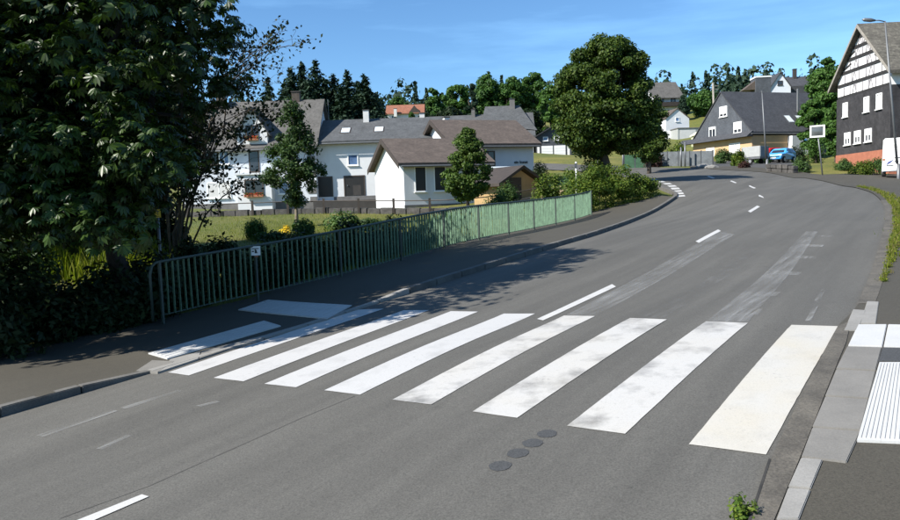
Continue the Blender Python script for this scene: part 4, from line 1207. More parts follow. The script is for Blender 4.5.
# conifers on the hill
def conifer(label, base, H, rad, seed, group=None, mat='leaf_conifer', n_w=None, name='conifer'):
    rng = np.random.default_rng(seed)
    root = thing(name, label, 'tree', base, 0, group)
    P = []; N = []
    nl = int(H * 2.6)
    for i in range(nl):
        t = i / nl
        z = H * (0.06 + 0.94 * t)
        rr = rad * (1 - t) ** 0.85 * rng.uniform(0.75, 1.15) + 0.1
        nb = max(6, int(20 * (1 - t) + 8))
        for b in range(nb):
            a = rng.random() * 2 * math.pi; L = rr * rng.uniform(0.55, 1.15)
            k = max(3, int(L * 7))
            u = np.linspace(0.12, 1, k)
            px_ = np.cos(a) * u * L; py_ = np.sin(a) * u * L; pz = z - 0.28 * L * u ** 1.4 + rng.normal(size=k) * 0.06
            P.append(np.stack([px_, py_, pz], 1) + rng.normal(size=(k, 3)) * 0.13)
            N.append(np.stack([np.full(k, np.cos(a) * 0.3), np.full(k, np.sin(a) * 0.3), np.ones(k)], 1) + rng.normal(size=(k, 3)) * 0.5)
    P = np.concatenate(P); N = np.concatenate(N)
    V, F = leaves_np(P, N, 0.66, 0.30, rng, 0.5)
    tag(np_mesh('crown', V, F, M[mat], root), kind='stuff')
    MB().tube([(0, 0, -1), (0, 0, H * 0.5), (0, 0, H * 0.97)], [H * 0.016, H * 0.011, 0.03], 7).build('trunk', M['bark'], root, True)
    return root
cgrp = 'dark conifers behind the long white house'
for i, (px, top, Y, lab) in enumerate([
    (296, 66, 108, 'tall dark spruce at the left end of the conifer row behind long house'),
    (307, 61, 112, 'second spruce from the left in the conifer row behind long house'),
    (320, 59, 110, 'tallest spruce with the highest tip in the conifer row'),
    (337, 73, 116, 'spruce right of the tallest one in the conifer row'),
    (351, 69, 112, 'narrow spruce in the middle right of the conifer row'),
    (368, 73, 108, 'rightmost tall spruce of the conifer row beside the red roof'),
    (378, 92, 118, 'short spruce at the right foot of the conifer row'),
    (329, 78, 120, 'spruce squeezed behind the two tallest ones in the conifer row'),
    (288, 82, 118, 'low spruce at the left foot of the conifer row'),
    (360, 80, 120, 'rear spruce between the two right hand spruces'),
    (345, 84, 106, 'short front spruce in the middle of the conifer row'),
    (312, 80, 106, 'short front spruce below the tallest tip'),
    (273, 76, 104, 'lone thin conifer left of the conifer row above dormer roof')]):
    b = spot(px, Y)
    H = at(px, top, Y).z - b.z
    conifer(lab, b, H, H * (0.38 if i != 12 else 0.2), 40 + i, cgrp)
def bgtree(px, top, Y, wpx, label, seed, mat='leaf_far', prof=oval, group='leafy trees on the hill', nclump=46, leaf=(0.4, 0.28), low=0.12, name='leafy_tree', per=170):
    b = spot(px, Y); H = at(px, top, Y).z - b.z
    rx = wpx * Y / FPX / 2
    z0 = H * low
    return tree(name, label, b, (rx * 0.9, rx * 0.9, H * 0.94 - z0), z0, prof, nclump, rx * 0.30, per, leaf, M[mat], H * 0.018, seed, group, surf=0.65)
for i, (px, top, Y, wp, mt, lab) in enumerate([
    (399, 97, 185, 20, 'leaf_far', 'round treetop peeping over the red tiled roof'),
    (438, 84, 128, 22, 'leaf_far', 'slim leafy tree left of the big grey stepped roof'),
    (458, 80, 132, 26, 'leaf_bright', 'light green tree just behind the left of big grey roof'),
    (474, 78, 125, 14, 'leaf_conifer', 'dark pointed tree amid the leafy trees over grey roof'),
    (492, 73, 140, 34, 'leaf_far', 'tall leafy tree over the middle of big grey roof'),
    (512, 76, 138, 30, 'leaf_far', 'tall leafy tree over the right chimney of big grey roof'),
    (534, 72, 142, 30, 'leaf_far', 'highest leafy tree left of the large round tree'),
    (552, 82, 118, 24, 'leaf_bright', 'fresh green tree over the slate garage house'),
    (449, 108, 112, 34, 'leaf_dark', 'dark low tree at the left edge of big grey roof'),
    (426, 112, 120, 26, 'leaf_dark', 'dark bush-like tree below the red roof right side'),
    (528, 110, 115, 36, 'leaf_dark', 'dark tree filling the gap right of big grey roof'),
    (412, 112, 150, 10, 'leaf_bright', 'small bright tree in front of the red roofed house'),
    (703, 92, 150, 30, 'leaf_far', 'leafy tree left of the slate house gable'),
    (683, 94, 148, 12, 'leaf_conifer', 'dark rounded tree right of the hillside house'),
    (826, 62, 82, 40, 'leaf_bright', 'big bright green tree between slate house and timbered house'),
    (836, 100, 72, 26, 'leaf_bright', 'lower bright tree hugging the timbered house gable'),
    (812, 98, 78, 26, 'leaf_bright', 'bright tree covering the right end of the slate roof'),
    (826, 57, 150, 20, 'leaf_far', 'distant treetop above the bright tree by timbered house'),
    (650, 118, 95, 22, 'leaf_far', 'leafy tree right behind the large round tree')]):
    conf = mt == 'leaf_conifer'
    bgtree(px, top, Y, wp, lab, 70 + i, mt, spindle if conf or wp < 15 else oval, leaf=(0.42, 0.3) if Y > 100 else (0.27, 0.19), per=300 if Y < 100 else 200, nclump=90 if wp > 28 else 64)
cyp = spot(540, 120)
tree('columnar_tree', 'narrow bright green columnar tree left of the slate garage house', cyp, (0.9, 0.9, 7.6), 0.4, spindle, 40, 0.4, 110, (0.3, 0.2), M['leaf_bright'], 0.1, 98)
# forest on the ridge: reads as one mass
rng = np.random.default_rng(7)
PP = []; NN = []
xs = rng.uniform(-330, 330, 2300)
ys = rng.uniform(200, 380, 2300)
for x, y in zip(xs, ys):
    z = h(x, y); Hh = rng.uniform(8, 15); con = rng.random() < 0.5
    k = 120
    t = rng.random(k); a = rng.random(k) * 6.28
    rr = np.sqrt(rng.random(k)) * ((1 - t) * 2.6 if con else np.sqrt(np.maximum(0, 1 - (2 * t - 1) ** 2)) * 3.6)
    PP.append(np.stack([x + np.cos(a) * rr, y + np.sin(a) * rr, z + Hh * (0.05 + 0.95 * t)], 1))
    NN.append(np.stack([np.cos(a), np.sin(a), np.full(k, 0.5)], 1) + rng.normal(size=(k, 3)) * 0.3)
V, F = leaves_np(np.concatenate(PP), np.concatenate(NN), 1.4, 0.85, rng, 0.3)
tag(np_mesh('ridge_forest', V, F, M['leaf_conifer']), 'dark mixed forest along the distant ridge', 'forest', kind='stuff')

# shrubs and hedges
def bush(label, base, rx, ry, hz, mat, seed, nleaf=2200, leaf=(0.12, 0.08), group=None, name='shrub', cat='shrub', lump=0.25, stem=True):
    rng = np.random.default_rng(seed)
    root = thing(name, label, cat, base, 0, group)
    k = 14
    D = rng.normal(size=(k, 3)); D[:, 2] = np.abs(D[:, 2]); D /= np.linalg.norm(D, axis=1, keepdims=True)
    C = D * np.array([rx, ry, hz]) * 0.62 + np.array([0, 0, hz * 0.12])
    r_ = np.array([[rx, ry, hz]]) * rng.uniform(0.3, 0.3 + lump, (k, 1))
    P, N = clump_points(rng, C, r_, nleaf // k, up=0.4, shell=0.35)
    P[:, 2] = np.maximum(P[:, 2], 0.02)
    V, F = leaves_np(P, N, leaf[0], leaf[1], rng)
    tag(np_mesh('foliage', V, F, M[mat], root), kind='stuff')
    if stem:
        mb = MB()
        for c in C[:6]: mb.tube([(0, 0, -0.15), tuple(c * 0.5), tuple(c)], [0.03, 0.02, 0.008], 5, False)
        mb.build('stem', M['bark'], root)
    return root
# clipped hedge at the end of the railing
hb = [G(566, 220.5).xy, G(600, 212).xy, G(632, 205).xy, G(655, 197).xy]
rng = np.random.default_rng(31)
hr = thing('hedge', 'broad rounded green hedge growing over the end of the green railing', 'hedge', on(*hb[1]))
hc = []
line = densify(hb, 0.6)
side = Vector((-(hb[-1] - hb[0]).normalized().y, (hb[-1] - hb[0]).normalized().x))
for i, p in enumerate(line):
    t = i / (len(line) - 1)
    Ht = 1.1 + 1.1 * math.sin(math.pi * min(1, 0.15 + t * 0.85)) ** 0.8
    for kk in range(8):
        q = p + side * (0.35 + 2.4 * rng.random())
        e = 1 - abs((q - p).length - 1.4) / 1.6
        hc.append((q.x, q.y, h(q.x, q.y) + rng.uniform(0.15, max(0.3, Ht * (0.8 + 0.35 * e)))))
    for kk in range(4):
        q = p + side * rng.uniform(-0.12, 0.4); hc.append((q.x, q.y, h(q.x, q.y) + rng.uniform(0.1, Ht * 0.7)))
hc = np.array(hc) - np.array(hr.location)
P, N = clump_points(rng, hc, np.full((len(hc), 1), 0.42) * np.array([[1, 1, 0.8]]), 190, up=0.6, shell=0.4)
V, F = leaves_np(P, N, 0.11, 0.07, rng)
tag(np_mesh('foliage', V, F, M['leaf_hedge'], hr), kind='stuff')
mb = MB()
for c in hc[::14]: mb.tube([(c[0], c[1], h(c[0] + hr.location.x, c[1] + hr.location.y) - hr.location.z - 0.1), tuple(c)], [0.025, 0.01], 5, False)
mb.build('stem', M['bark'], hr)

def gb(px, py): return on(*G(px, py).xy)
bush('wide shrub at the foot of the large round tree, left of hedge', spot(585, 42), 1.6, 1.4, 1.5, 'leaf_shrub', 201, 4000)
bush('dark shrub right beside the trunk of the large round tree', spot(596, 45), 1.2, 1.0, 1.9, 'leaf_dark', 202, 3000)
bush('dense bush between lettered house and grass bank', spot(540, 56), 0.8, 0.9, 2.2, 'leaf_dark', 203, 3500)
bush('tall leafy shrub in front of the tan shed', spot(508, 41), 0.8, 0.7, 1.6, 'leaf_shrub', 204, 2600, (0.14, 0.06))
bush('smaller leafy shrub left of the tan shed', spot(497, 40), 0.8, 0.7, 1.5, 'leaf_shrub', 205, 2200, (0.14, 0.06))
bush('low grassy clump on the lawn under the small linden', spot(452, 34), 0.9, 0.6, 0.7, 'leaf_bright', 206, 2000, (0.22, 0.03))
bush('low grassy clump on the lawn left of the small linden', spot(438, 33), 0.7, 0.5, 0.5, 'leaf_bright', 207, 1600, (0.22, 0.03))
bush('spreading green shrub on the lawn before the dark garages', spot(343, 31), 0.8, 0.7, 0.85, 'leaf_shrub', 208, 2200)
bush('grey green low shrub on the lawn right of spreading shrub', spot(371, 31), 0.9, 0.5, 0.45, 'leaf_young', 209, 1800)
bush('fresh green tuft on the lawn above the white notice', spot(257, 28), 0.5, 0.5, 0.85, 'leaf_bright', 210, 1800, (0.2, 0.03))
bush('yellow flowering clump at the foot of the slim young tree', spot(286, 30), 0.3, 0.25, 0.4, 'yellow_flower', 211, 220, (0.07, 0.05))
bush('dark green clump right of the yellow flowers', spot(302, 29.5), 0.55, 0.4, 0.6, 'leaf_shrub', 212, 1600)
bush('ground hugging grey clump left of the yellow flowers', spot(270, 27), 0.7, 0.4, 0.35, 'leaf_young', 213, 1300)
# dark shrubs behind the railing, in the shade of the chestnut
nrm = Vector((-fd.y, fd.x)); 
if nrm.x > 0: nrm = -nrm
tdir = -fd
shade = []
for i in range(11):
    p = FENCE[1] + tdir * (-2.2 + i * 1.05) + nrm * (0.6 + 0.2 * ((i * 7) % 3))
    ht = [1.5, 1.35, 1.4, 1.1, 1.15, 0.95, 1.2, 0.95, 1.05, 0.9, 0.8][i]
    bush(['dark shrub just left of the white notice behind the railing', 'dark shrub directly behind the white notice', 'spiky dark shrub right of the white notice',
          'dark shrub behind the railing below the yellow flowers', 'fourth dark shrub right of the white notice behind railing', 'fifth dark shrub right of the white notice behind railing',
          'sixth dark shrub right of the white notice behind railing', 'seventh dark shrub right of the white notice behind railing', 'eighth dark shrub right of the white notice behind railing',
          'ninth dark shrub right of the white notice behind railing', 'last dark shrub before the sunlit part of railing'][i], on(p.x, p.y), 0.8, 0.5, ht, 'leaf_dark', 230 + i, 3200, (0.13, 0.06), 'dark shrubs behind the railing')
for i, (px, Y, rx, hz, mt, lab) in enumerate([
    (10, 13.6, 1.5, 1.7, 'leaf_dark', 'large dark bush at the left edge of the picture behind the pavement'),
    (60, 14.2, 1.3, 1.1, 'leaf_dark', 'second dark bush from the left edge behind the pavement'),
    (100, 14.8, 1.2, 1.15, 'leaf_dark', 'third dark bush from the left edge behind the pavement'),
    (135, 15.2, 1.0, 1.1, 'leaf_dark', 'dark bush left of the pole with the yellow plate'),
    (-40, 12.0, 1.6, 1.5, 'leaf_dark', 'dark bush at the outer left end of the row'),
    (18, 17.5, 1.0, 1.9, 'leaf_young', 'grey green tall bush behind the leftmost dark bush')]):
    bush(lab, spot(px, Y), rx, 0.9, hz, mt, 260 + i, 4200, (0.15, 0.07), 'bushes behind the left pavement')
for i, (px, Y, hz, lab) in enumerate([(66, 23.5, 3.3, 'added tall dark thicket at the left behind the bright grass'), (98, 24.5, 3.0, 'added dark thicket in the middle behind the bright grass'), (128, 24, 3.2, 'added dark thicket right of the middle behind the bright grass'),
    (156, 23.5, 2.6, 'added dark thicket behind the pole with the yellow plate'), (30, 22.5, 3.4, 'added dark thicket at the far left behind the grey green bush')]):
    bush(lab, spot(px, Y), 1.25, 0.9, hz, 'leaf_dark', 300 + i, 5200, (0.2, 0.11), 'added dark thickets under the chestnut')  # shrub row added to darken the view below the chestnut boughs
# round garden bushes on the right
bush('clipped round bush left of the traffic mirror post', gb(800, 172), 0.75, 0.75, 1.0, 'leaf_shrub', 280, 2600, (0.1, 0.07), name='round_bush')
bush('round bush under the corner of the timbered house', gb(843, 170), 0.7, 0.7, 0.85, 'leaf_shrub', 281, 2400, (0.1, 0.07), name='round_bush')
bush('low wide bush left of the white van', gb(862, 175), 1.0, 0.7, 0.95, 'leaf_hedge', 282, 2600, (0.1, 0.07))
bush('low bush touching the white van', gb(876, 175), 0.9, 0.6, 1.05, 'leaf_shrub', 283, 2400, (0.1, 0.07))
bush('upright bush behind the traffic mirror', spot(816, 62), 1.0, 0.9, 2.4, 'leaf_bright', 284, 2600, (0.14, 0.1))
bush('clipped green bush right of the grey screen fence', gb(724, 163.5), 1.3, 1.0, 1.35, 'leaf_shrub', 285, 2600, (0.14, 0.1))
bush('yellowish bush left of the grey trailer', gb(738, 166), 0.75, 0.7, 1.3, 'leaf_hedge', 286, 2400, (0.14, 0.1))
bush('dry brown bush in front of the trailer wheel', gb(744, 168), 0.55, 0.4, 0.5, 'leaf_red', 287, 1200, (0.12, 0.08))
bush('dark hedge block right of the blue car', spot(797, 74), 1.2, 0.8, 1.6, 'leaf_dark', 288, 2200, (0.14, 0.1))
bush('green shrub between trailer and lamp post', spot(762, 70), 0.9, 0.7, 1.5, 'leaf_shrub', 289, 1800, (0.14, 0.1))
bush('yellow green shrub on the grass behind the grey screen fence', spot(677, 82), 1.2, 1.0, 1.9, 'leaf_hedge', 290, 2200, (0.2, 0.14))
bush('red leaved bush left of the grey screen fence', spot(649, 68), 1.5, 1.0, 1.7, 'leaf_red', 291, 2200, (0.18, 0.12))
bush('shrub by the pale shelter left of slate house', spot(702, 95), 1.4, 1.0, 1.5, 'leaf_bright', 292, 1800, (0.2, 0.14))
bush('leafy weed tuft growing from the kerb crack in foreground', gb(744, 519), 0.10, 0.09, 0.17, 'leaf_hedge', 293, 420, (0.035, 0.018), name='weed', cat='weed')
# dry stalk row in front of the blue car
rng = np.random.default_rng(77)
row = [G(768, 171.5).xy, G(796, 173.5).xy]
st = thing('stone_edging', 'low grey dry stone wall with dead stalks in front of blue car', 'wall', on(*row[0]))
def seg_wall(root, line, wd, ht, mat, seed, step=0.55, name='stone', courses=2):
    rnd = random.Random(seed); L = densify(line, step); o = root.location
    for cz in range(courses):
        for a, b in zip(L, L[1:]):
            t = (b - a).normalized(); n_ = Vector((-t.y, t.x)); a2 = a + t * rnd.uniform(0.005, 0.03); b2 = b - t * rnd.uniform(0.005, 0.03)
            w2 = wd / 2 * rnd.uniform(0.85, 1.1); z0_ = -0.3 if cz == 0 else ht * cz / courses + 0.01; z1_ = ht * (cz + 1) / courses * rnd.uniform(0.93, 1.0 if cz < courses - 1 else 1.12)
            c = [a2 - n_ * w2, b2 - n_ * w2, b2 + n_ * w2, a2 + n_ * w2]
            MB().hexa([(p.x - o.x, p.y - o.y, h(p.x, p.y) - o.z + z0_) for p in c] + [(p.x - o.x, p.y - o.y, h(p.x, p.y) - o.z + z1_) for p in c]).build(name, mat, root, bevel=0.03)
seg_wall(st, row, 0.5, 0.55, M['stone'], 3)
# grasses
def blades(name, label, pts, hgt, mat, seed, per=6, spread=0.15, cat='grass'):
    rng = np.random.default_rng(seed)
    B = np.repeat(np.array([(p.x, p.y) for p in pts]), per, 0) + rng.normal(size=(len(pts) * per, 2)) * spread
    z = hv(B)
    n = len(B); H = hgt * rng.uniform(0.5, 1.3, n); a = rng.random(n) * 6.28; ln = rng.uniform(0.1, 0.5, n) * H
    w_ = np.maximum(0.006, hgt * 0.03)
    tx, ty = np.cos(a), np.sin(a)
    base = np.column_stack([B, z])
    side = np.column_stack([-ty, tx, 0 * ty]) * w_
    midp = base + np.column_stack([tx * ln * 0.35, ty * ln * 0.35, H * 0.6]); tipp = base + np.column_stack([tx * ln, ty * ln, H])
    V = np.stack([base - side, base + side, midp + side * 0.7, tipp, midp - side * 0.7], 1).reshape(-1, 3)
    F = (np.array([[0, 1, 2, 4]])[None] + (np.arange(n) * 5)[:, None, None]).reshape(-1, 4)
    F2 = np.stack([np.arange(n) * 5 + 4, np.arange(n) * 5 + 2, np.arange(n) * 5 + 3, np.arange(n) * 5 + 3], 1)[:, :3]
    me = bpy.data.meshes.new(name)
    me.from_pydata(V.tolist(), [], [tuple(q) for q in F] + [tuple(q) for q in F2]); me.materials.append(mat)
    return tag(link(bpy.data.objects.new(name, me)), label, cat, kind='stuff')
rg = np.random.default_rng(5)
band = [on(*(lambda s: (s.x + rg.normal() * 0.4, s.y + rg.normal() * 0.4))(spot(px, 19.5 + 2.5 * rg.random()))) for px in rg.uniform(55, 150, 260)]
blades('tall_grass', 'bright yellow green tall grass glimpsed under the chestnut crown', band, 0.75, M['leaf_grass'], 1, 9, 0.25)
vp = []; vq = []
for a_, b_ in zip(ou, ou[1:]):
    if not (12.2 < a_.y < 34 and a_.x > 5): continue
    tg = (b_ - a_).normalized(); nr = Vector((tg.y, -tg.x))
    if nr.x < 0: nr = -nr
    wd = 0.03 + 0.17 * min(1, max(0, (a_.y - 12) / 12))
    for k in range(16 if a_.y > 14 else 7):
        q = a_.lerp(b_, rg.random()) + nr * (0.19 + abs(rg.normal()) * wd)
        (vp if rg.random() < 0.6 else vq).append(q)
blades('verge_grass', 'strip of yellowing grass along the right kerb', vp, 0.14, M['leaf_grass'], 2, 8, 0.025)
blades('verge_weeds', 'dry weeds mixed in the right kerb strip', vq, 0.12, M['leaf_dry'], 3, 8, 0.025)
LPv = np.array([(p.x + rg.normal() * 0.03, p.y + rg.normal() * 0.04, h(p.x, p.y) + 0.045 + 0.035 * rg.random()) for p in vp + vq for _ in range(9)])
V, F = leaves_np(LPv, rg.normal(size=LPv.shape) * 0.5 + [0, 0, 1], 0.04, 0.028, rg)
tag(np_mesh('verge_herbs', V, F, M['leaf_grass']), 'small broad leaved herbs along the right kerb', 'weeds', kind='stuff')
fw = [p for p in fl if 18 < p.y < 40]
blades('fence_weeds', 'weeds and grass along the foot of the railing', [p + Vector((rg.normal() * 0.12, rg.normal() * 0.12)) for p in fw for _ in range(6)], 0.28, M['leaf_grass'], 4, 5, 0.1)
kw = [p for p in kl if 20 < p.y < 38]
lawnp = []
while len(lawnp) < 5200:
    px = rg.uniform(190, 480); Y = 19 + 27 * rg.random() ** 1.5
    p = spot(px, Y) if len(lawnp) % 20 == 0 else None
    if p is None: 
        q = lawnp[-1]; p = Vector((q.x + rg.normal() * 1.6, q.y + rg.normal() * 1.6))
    lawnp.append(Vector((p.x, p.y)))
ok = ~(inpoly(np.array([(p.x, p.y) for p in lawnp]), LWALK) | inpoly(np.array([(p.x, p.y) for p in lawnp]), ROADPOLY))
blades('lawn_grass', 'sunlit mown lawn between the railing and the white houses', [p for p, k in zip(lawnp, ok) if k], 0.11, M['leaf_grass'], 6, 7, 0.5)

# ------------------------------------------------------------------ railing
fen = [Vector(p) for p in GP([(166, 318), (251, 298)], 0.13)]
FA = G(163, 319, 0.13).xy; FM = G(251, 298, 0.13).xy; FB = G(592, 215, 0.13).xy
fline = smooth_line([FA, FM, G(379, 267, 0.13).xy, G(493, 237.5, 0.13).xy, FB], 0.14)
fz = lambda p: h(p.x, p.y) + 0.12
rail = thing('railing', 'green steel bar railing along the left pavement, shaded near and sunlit far', 'railing', (FM.x, FM.y, fz(FM)))
ro = Vector(rail.location)
tt = [(fline[min(i + 1, len(fline) - 1)] - fline[max(i - 1, 0)]).normalized() for i in range(len(fline))]
HB = 1.18
bar_me = None
for i, p in enumerate(fline):
    if i % 17 == 0: continue
    if bar_me is None:
        b = MB().box(-0.006, 0.006, -0.028, 0.028, 0.08, HB - 0.02).build('bar', M['fencegreen'], rail); bar_me = b.data
    else:
        b = link(bpy.data.objects.new('bar', bar_me), rail)
    b.location = (p.x - ro.x, p.y - ro.y, fz(p) - ro.z); b.rotation_euler = (random.Random(i).gauss(0, 0.006), random.Random(i + 999).gauss(0, 0.008), math.atan2(tt[i].y, tt[i].x))
for i in range(0, len(fline), 17):
    p = fline[i]
    po = MB().box(-0.025, 0.025, -0.03, 0.03, -0.3, HB + 0.02).build('post', M['fencedark'], rail, bevel=0.004)
    po.location = (p.x - ro.x, p.y - ro.y, fz(p) - ro.z); po.rotation_euler = (0, 0, math.atan2(tt[i].y, tt[i].x))
def railtube(z, r, name, sub=4):
    pts = [(p.x - ro.x, p.y - ro.y, fz(p) - ro.z + z) for p in fline[::sub]]
    if name == 'top_rail':
        a = Vector(pts[0]); d = Vector((tt[0].x, tt[0].y, 0))
        pts = [tuple(a - d * 0.22 + Vector((0, 0, -z))), tuple(a - d * 0.22 + Vector((0, 0, -0.25))), tuple(a - d * 0.17 + Vector((0, 0, -0.08))), tuple(a - d * 0.08 + Vector((0, 0, -0.01)))] + pts
    MB().tube(pts, r, 8).build(name, M['fencedark'], rail, True)
railtube(HB, 0.03, 'top_rail'); railtube(0.09, 0.014, 'bottom_rail')

# notice on the railing, plate on the pole
def facing(p):       # rotation that turns local -y to the camera, from above
    d = (CAM - Vector(p)); return math.atan2(d.x, -d.y)
pn = Vector((*FM, fz(FM)))
ip = min(range(0, len(fline), 17), key=lambda i: (fline[i] - FM).length)
pn = Vector((*fline[ip], fz(fline[ip])))
off = Vector((math.sin(facing(pn)), -math.cos(facing(pn)), 0)) * 0.06
nb = thing('notice_sign', 'small white notice with dark pictogram fixed to the railing', 'sign', pn + off + Vector((0, 0, 0.98)), facing(pn))
MB().box(-0.11, 0.11, 0.0, 0.008, -0.02, 0.19).build('plate', M['white_plate'], nb)
pic = MB()
pic.box(-0.08, 0.08, -0.003, 0.0, 0.125, 0.145); pic.box(-0.015, 0.02, -0.003, 0.0, 0.03, 0.12); pic.box(-0.075, -0.03, -0.003, 0.0, 0.06, 0.09); pic.box(0.01, 0.05, -0.003, 0.0, 0.03, 0.045); pic.box(0.02, 0.035, -0.003, 0.0, 0.045, 0.1)
pic.build('pictogram', M['ink'], nb)
MB().box(-0.02, 0.06, -0.005, 0.02, -0.06, -0.03).build('clamp', M['terracotta'], nb)
pp = on(*G(164, 308, 0.1).xy, 0.1)
pol = thing('marker_pole', 'thin grey pole with small yellow plate in the shade beside the railing', 'pole', pp, facing(pp))
Hp = at(163, 205, pp.y).z - pp.z
MB().tube([(0, 0, -0.3), (0, 0, Hp)], 0.03, 10).build('post', M['metal'], pol, True)
ypl = MB().box(-0.065, 0.065, -0.04, -0.032, Hp - 0.27, Hp - 0.09).build('yellow_plate', M['yellow'], pol)
mk = MB(); mk.box(-0.03, 0.035, -0.043, -0.04, Hp - 0.14, Hp - 0.125); mk.box(0.0, 0.012, -0.043, -0.04, Hp - 0.22, Hp - 0.14); mk.box(-0.04, -0.01, -0.043, -0.04, Hp - 0.19, Hp - 0.175); mk.box(-0.035, 0.04, -0.043, -0.04, Hp - 0.25, Hp - 0.238)
mk.build('marking', M['ink'], ypl)

# garden wall and posts in front of the houses
gwl = [spot(100, 50).xy, spot(240, 47).xy, spot(330, 46).xy, spot(420, 44).xy, spot(470, 43).xy, spot(545, 44).xy]
gwt = thing('garden_wall', 'low dark stone garden wall with posts in front of the white houses', 'wall', on(*gwl[0]))
seg_wall(gwt, smooth_line(gwl, 0.9), 0.35, 0.34, M['stone'], 8, 0.9, courses=1)
for i, p in enumerate(smooth_line(gwl, 2.4)):
    q = on(p.x, p.y) - gwt.location
    MB().box(q.x - 0.07, q.x + 0.07, q.y - 0.27, q.y - 0.18, q.z - 0.2, q.z + 0.95).build('post', M['darkwood'], gwt)
rl = [tuple(on(p.x, p.y, 0.8) - Vector(gwt.location) + Vector((0, -0.22, 0))) for p in smooth_line(gwl, 1.2)]
MB().tube(rl, 0.035, 6).build('rail', M['darkwood'], gwt)

# flower boxes on the dormer house
def flowers(label, x, y, z, wd, seed):
    q = Matrix.Translation(r1.location) @ Vector((x, y, z))
    t = thing('flower_box', label, 'flower box', q)
    MB().box(0, wd, -0.25, 0, 0, 0.18).build('box', M['terracotta'], t)
    rng = np.random.default_rng(seed)
    P = np.column_stack([rng.uniform(0, wd, 300), rng.uniform(-0.3, 0.0, 300), rng.uniform(0.1, 0.36, 300)])
    V, F = leaves_np(P[:130], rng.normal(size=(130, 3)) + [0, -0.6, 0.5], 0.09, 0.08, rng); tag(np_mesh('blossom', V, F, M['red_flower'], t), kind='stuff')
    V, F = leaves_np(P[130:], rng.normal(size=(170, 3)) + [0, -0.4, 0.5], 0.12, 0.08, rng); tag(np_mesh('foliage', V, F, M['leaf_shrub'], t), kind='stuff')
flowers('red flower box under the ground floor bay window', 5.75, -1.36, 0.72, 1.6, 1)
flowers('red flower box under the dormer window', 5.75, -0.22, 5.55, 1.15, 2)

# ------------------------------------------------------------------ poles, lamps, mirror
def lamp(label, base, top, arm_dir, arm, seed):
    t = thing('street_lamp', label, 'street lamp', base)
    tp = Vector(top) - Vector(base)
    MB().tube([(0, 0, -0.3), (0, 0, 0.0), (0, 0, 0.9)], [0.10, 0.10, 0.09], 12).build('base', M['metal'], t, True)
    MB().tube([tuple(tp * (0.9 / tp.z)), tuple(tp * 0.5), tuple(tp)], [0.07, 0.055, 0.04], 12).build('mast', M['metal'], t, True)
    if arm:
        e = tp + Vector((arm_dir[0], arm_dir[1], 0)).normalized() * arm + Vector((0, 0, 0.08))
        ar = MB().tube([tuple(tp + Vector((0, 0, -0.03))), tuple(tp.lerp(e, 0.5) + Vector((0, 0, 0.02))), tuple(e)], 0.035, 8).build('arm', M['metal'], t, True)
        d = (e - tp).normalized()
        MB().tube([tuple(e - d * 0.1), tuple(e + d * 0.15), tuple(e + d * 0.5), tuple(e + d * 0.62)], [0.05, 0.11, 0.10, 0.03], 10).build('lamp_head', M['metal'], t, True)
    return t
lb = gb(767, 171)
lamp('grey lamp post in front of the trailer and blue car', lb, at(762, 92, lb.y), (-0.3, 1), 0.0, 1)
lt = [o for o in bpy.data.objects if o.name.startswith('street_lamp')][-1]
tpz = at(762, 92, lb.y) - lb
MB().tube([tuple(tpz), tuple(tpz + Vector((-0.05, 0, 0.1)))], [0.06, 0.04], 8).build('cap', M['metal'], lt)
lb2 = spot(898.5, 41.5)
lamp('tall street lamp with arm before the timbered house', lb2, at(885, 21, 41.5), (-1, 0.1), 0.62, 2)
def simple_pole(name, label, cat, base, top, r0, r1_, mat):
    t = thing(name, label, cat, base)
    tp = Vector(top) - Vector(base)
    MB().tube([(0, 0, -0.4), tuple(tp * 0.5), tuple(tp)], [r0, (r0 + r1_) / 2, r1_], 10).build('post', M[mat], t, True)
    MB().tube([tuple(tp), tuple(tp + Vector((0, 0, 0.06)))], [r1_ * 1.25, r1_ * 0.8], 10).build('cap', M[mat], t)
    return t
ub = spot(715, 96)
upo = simple_pole('utility_pole', 'weathered wooden utility pole left of the slate gable', 'pole', ub, at(713, 83, 96), 0.16, 0.12, 'wood_grey')
for k in range(2): MB().tube([(-0.5, 0, (at(713, 83, 96).z - ub.z) - 0.4 - k * 0.4), (0.5, 0, (at(713, 83, 96).z - ub.z) - 0.4 - k * 0.4)], 0.04, 6).build('crossarm', M['wood_grey'], upo)
for px, base, top, lab in [(654, 166, 136, 'grey post left of the grey screen fence'), (681, 166.5, 148, 'short grey post before the grey screen fence'), (685, 166.5, 143, 'taller grey post before the grey screen fence'), (623, 171, 148, 'grey post right of the large tree trunk'), (598, 172, 155, 'thin grey post left of the large tree trunk')]:
    b = gb(px, base); simple_pole('grey_post', lab, 'post', b, at(px, top, b.y), 0.09, 0.08, 'metal')
hyd = spot(576.5, 38.5)
sp = simple_pole('marker_post', 'small white marker post with dark cap standing beside the hedge', 'post', hyd, at(576, 163, hyd.y), 0.05, 0.05, 'white_plate')
zt_ = at(576, 163, hyd.y).z - hyd.z
MB().box(-0.07, 0.07, -0.06, -0.05, zt_ - 0.28, zt_).build('plate', M['darkmetal'], sp)
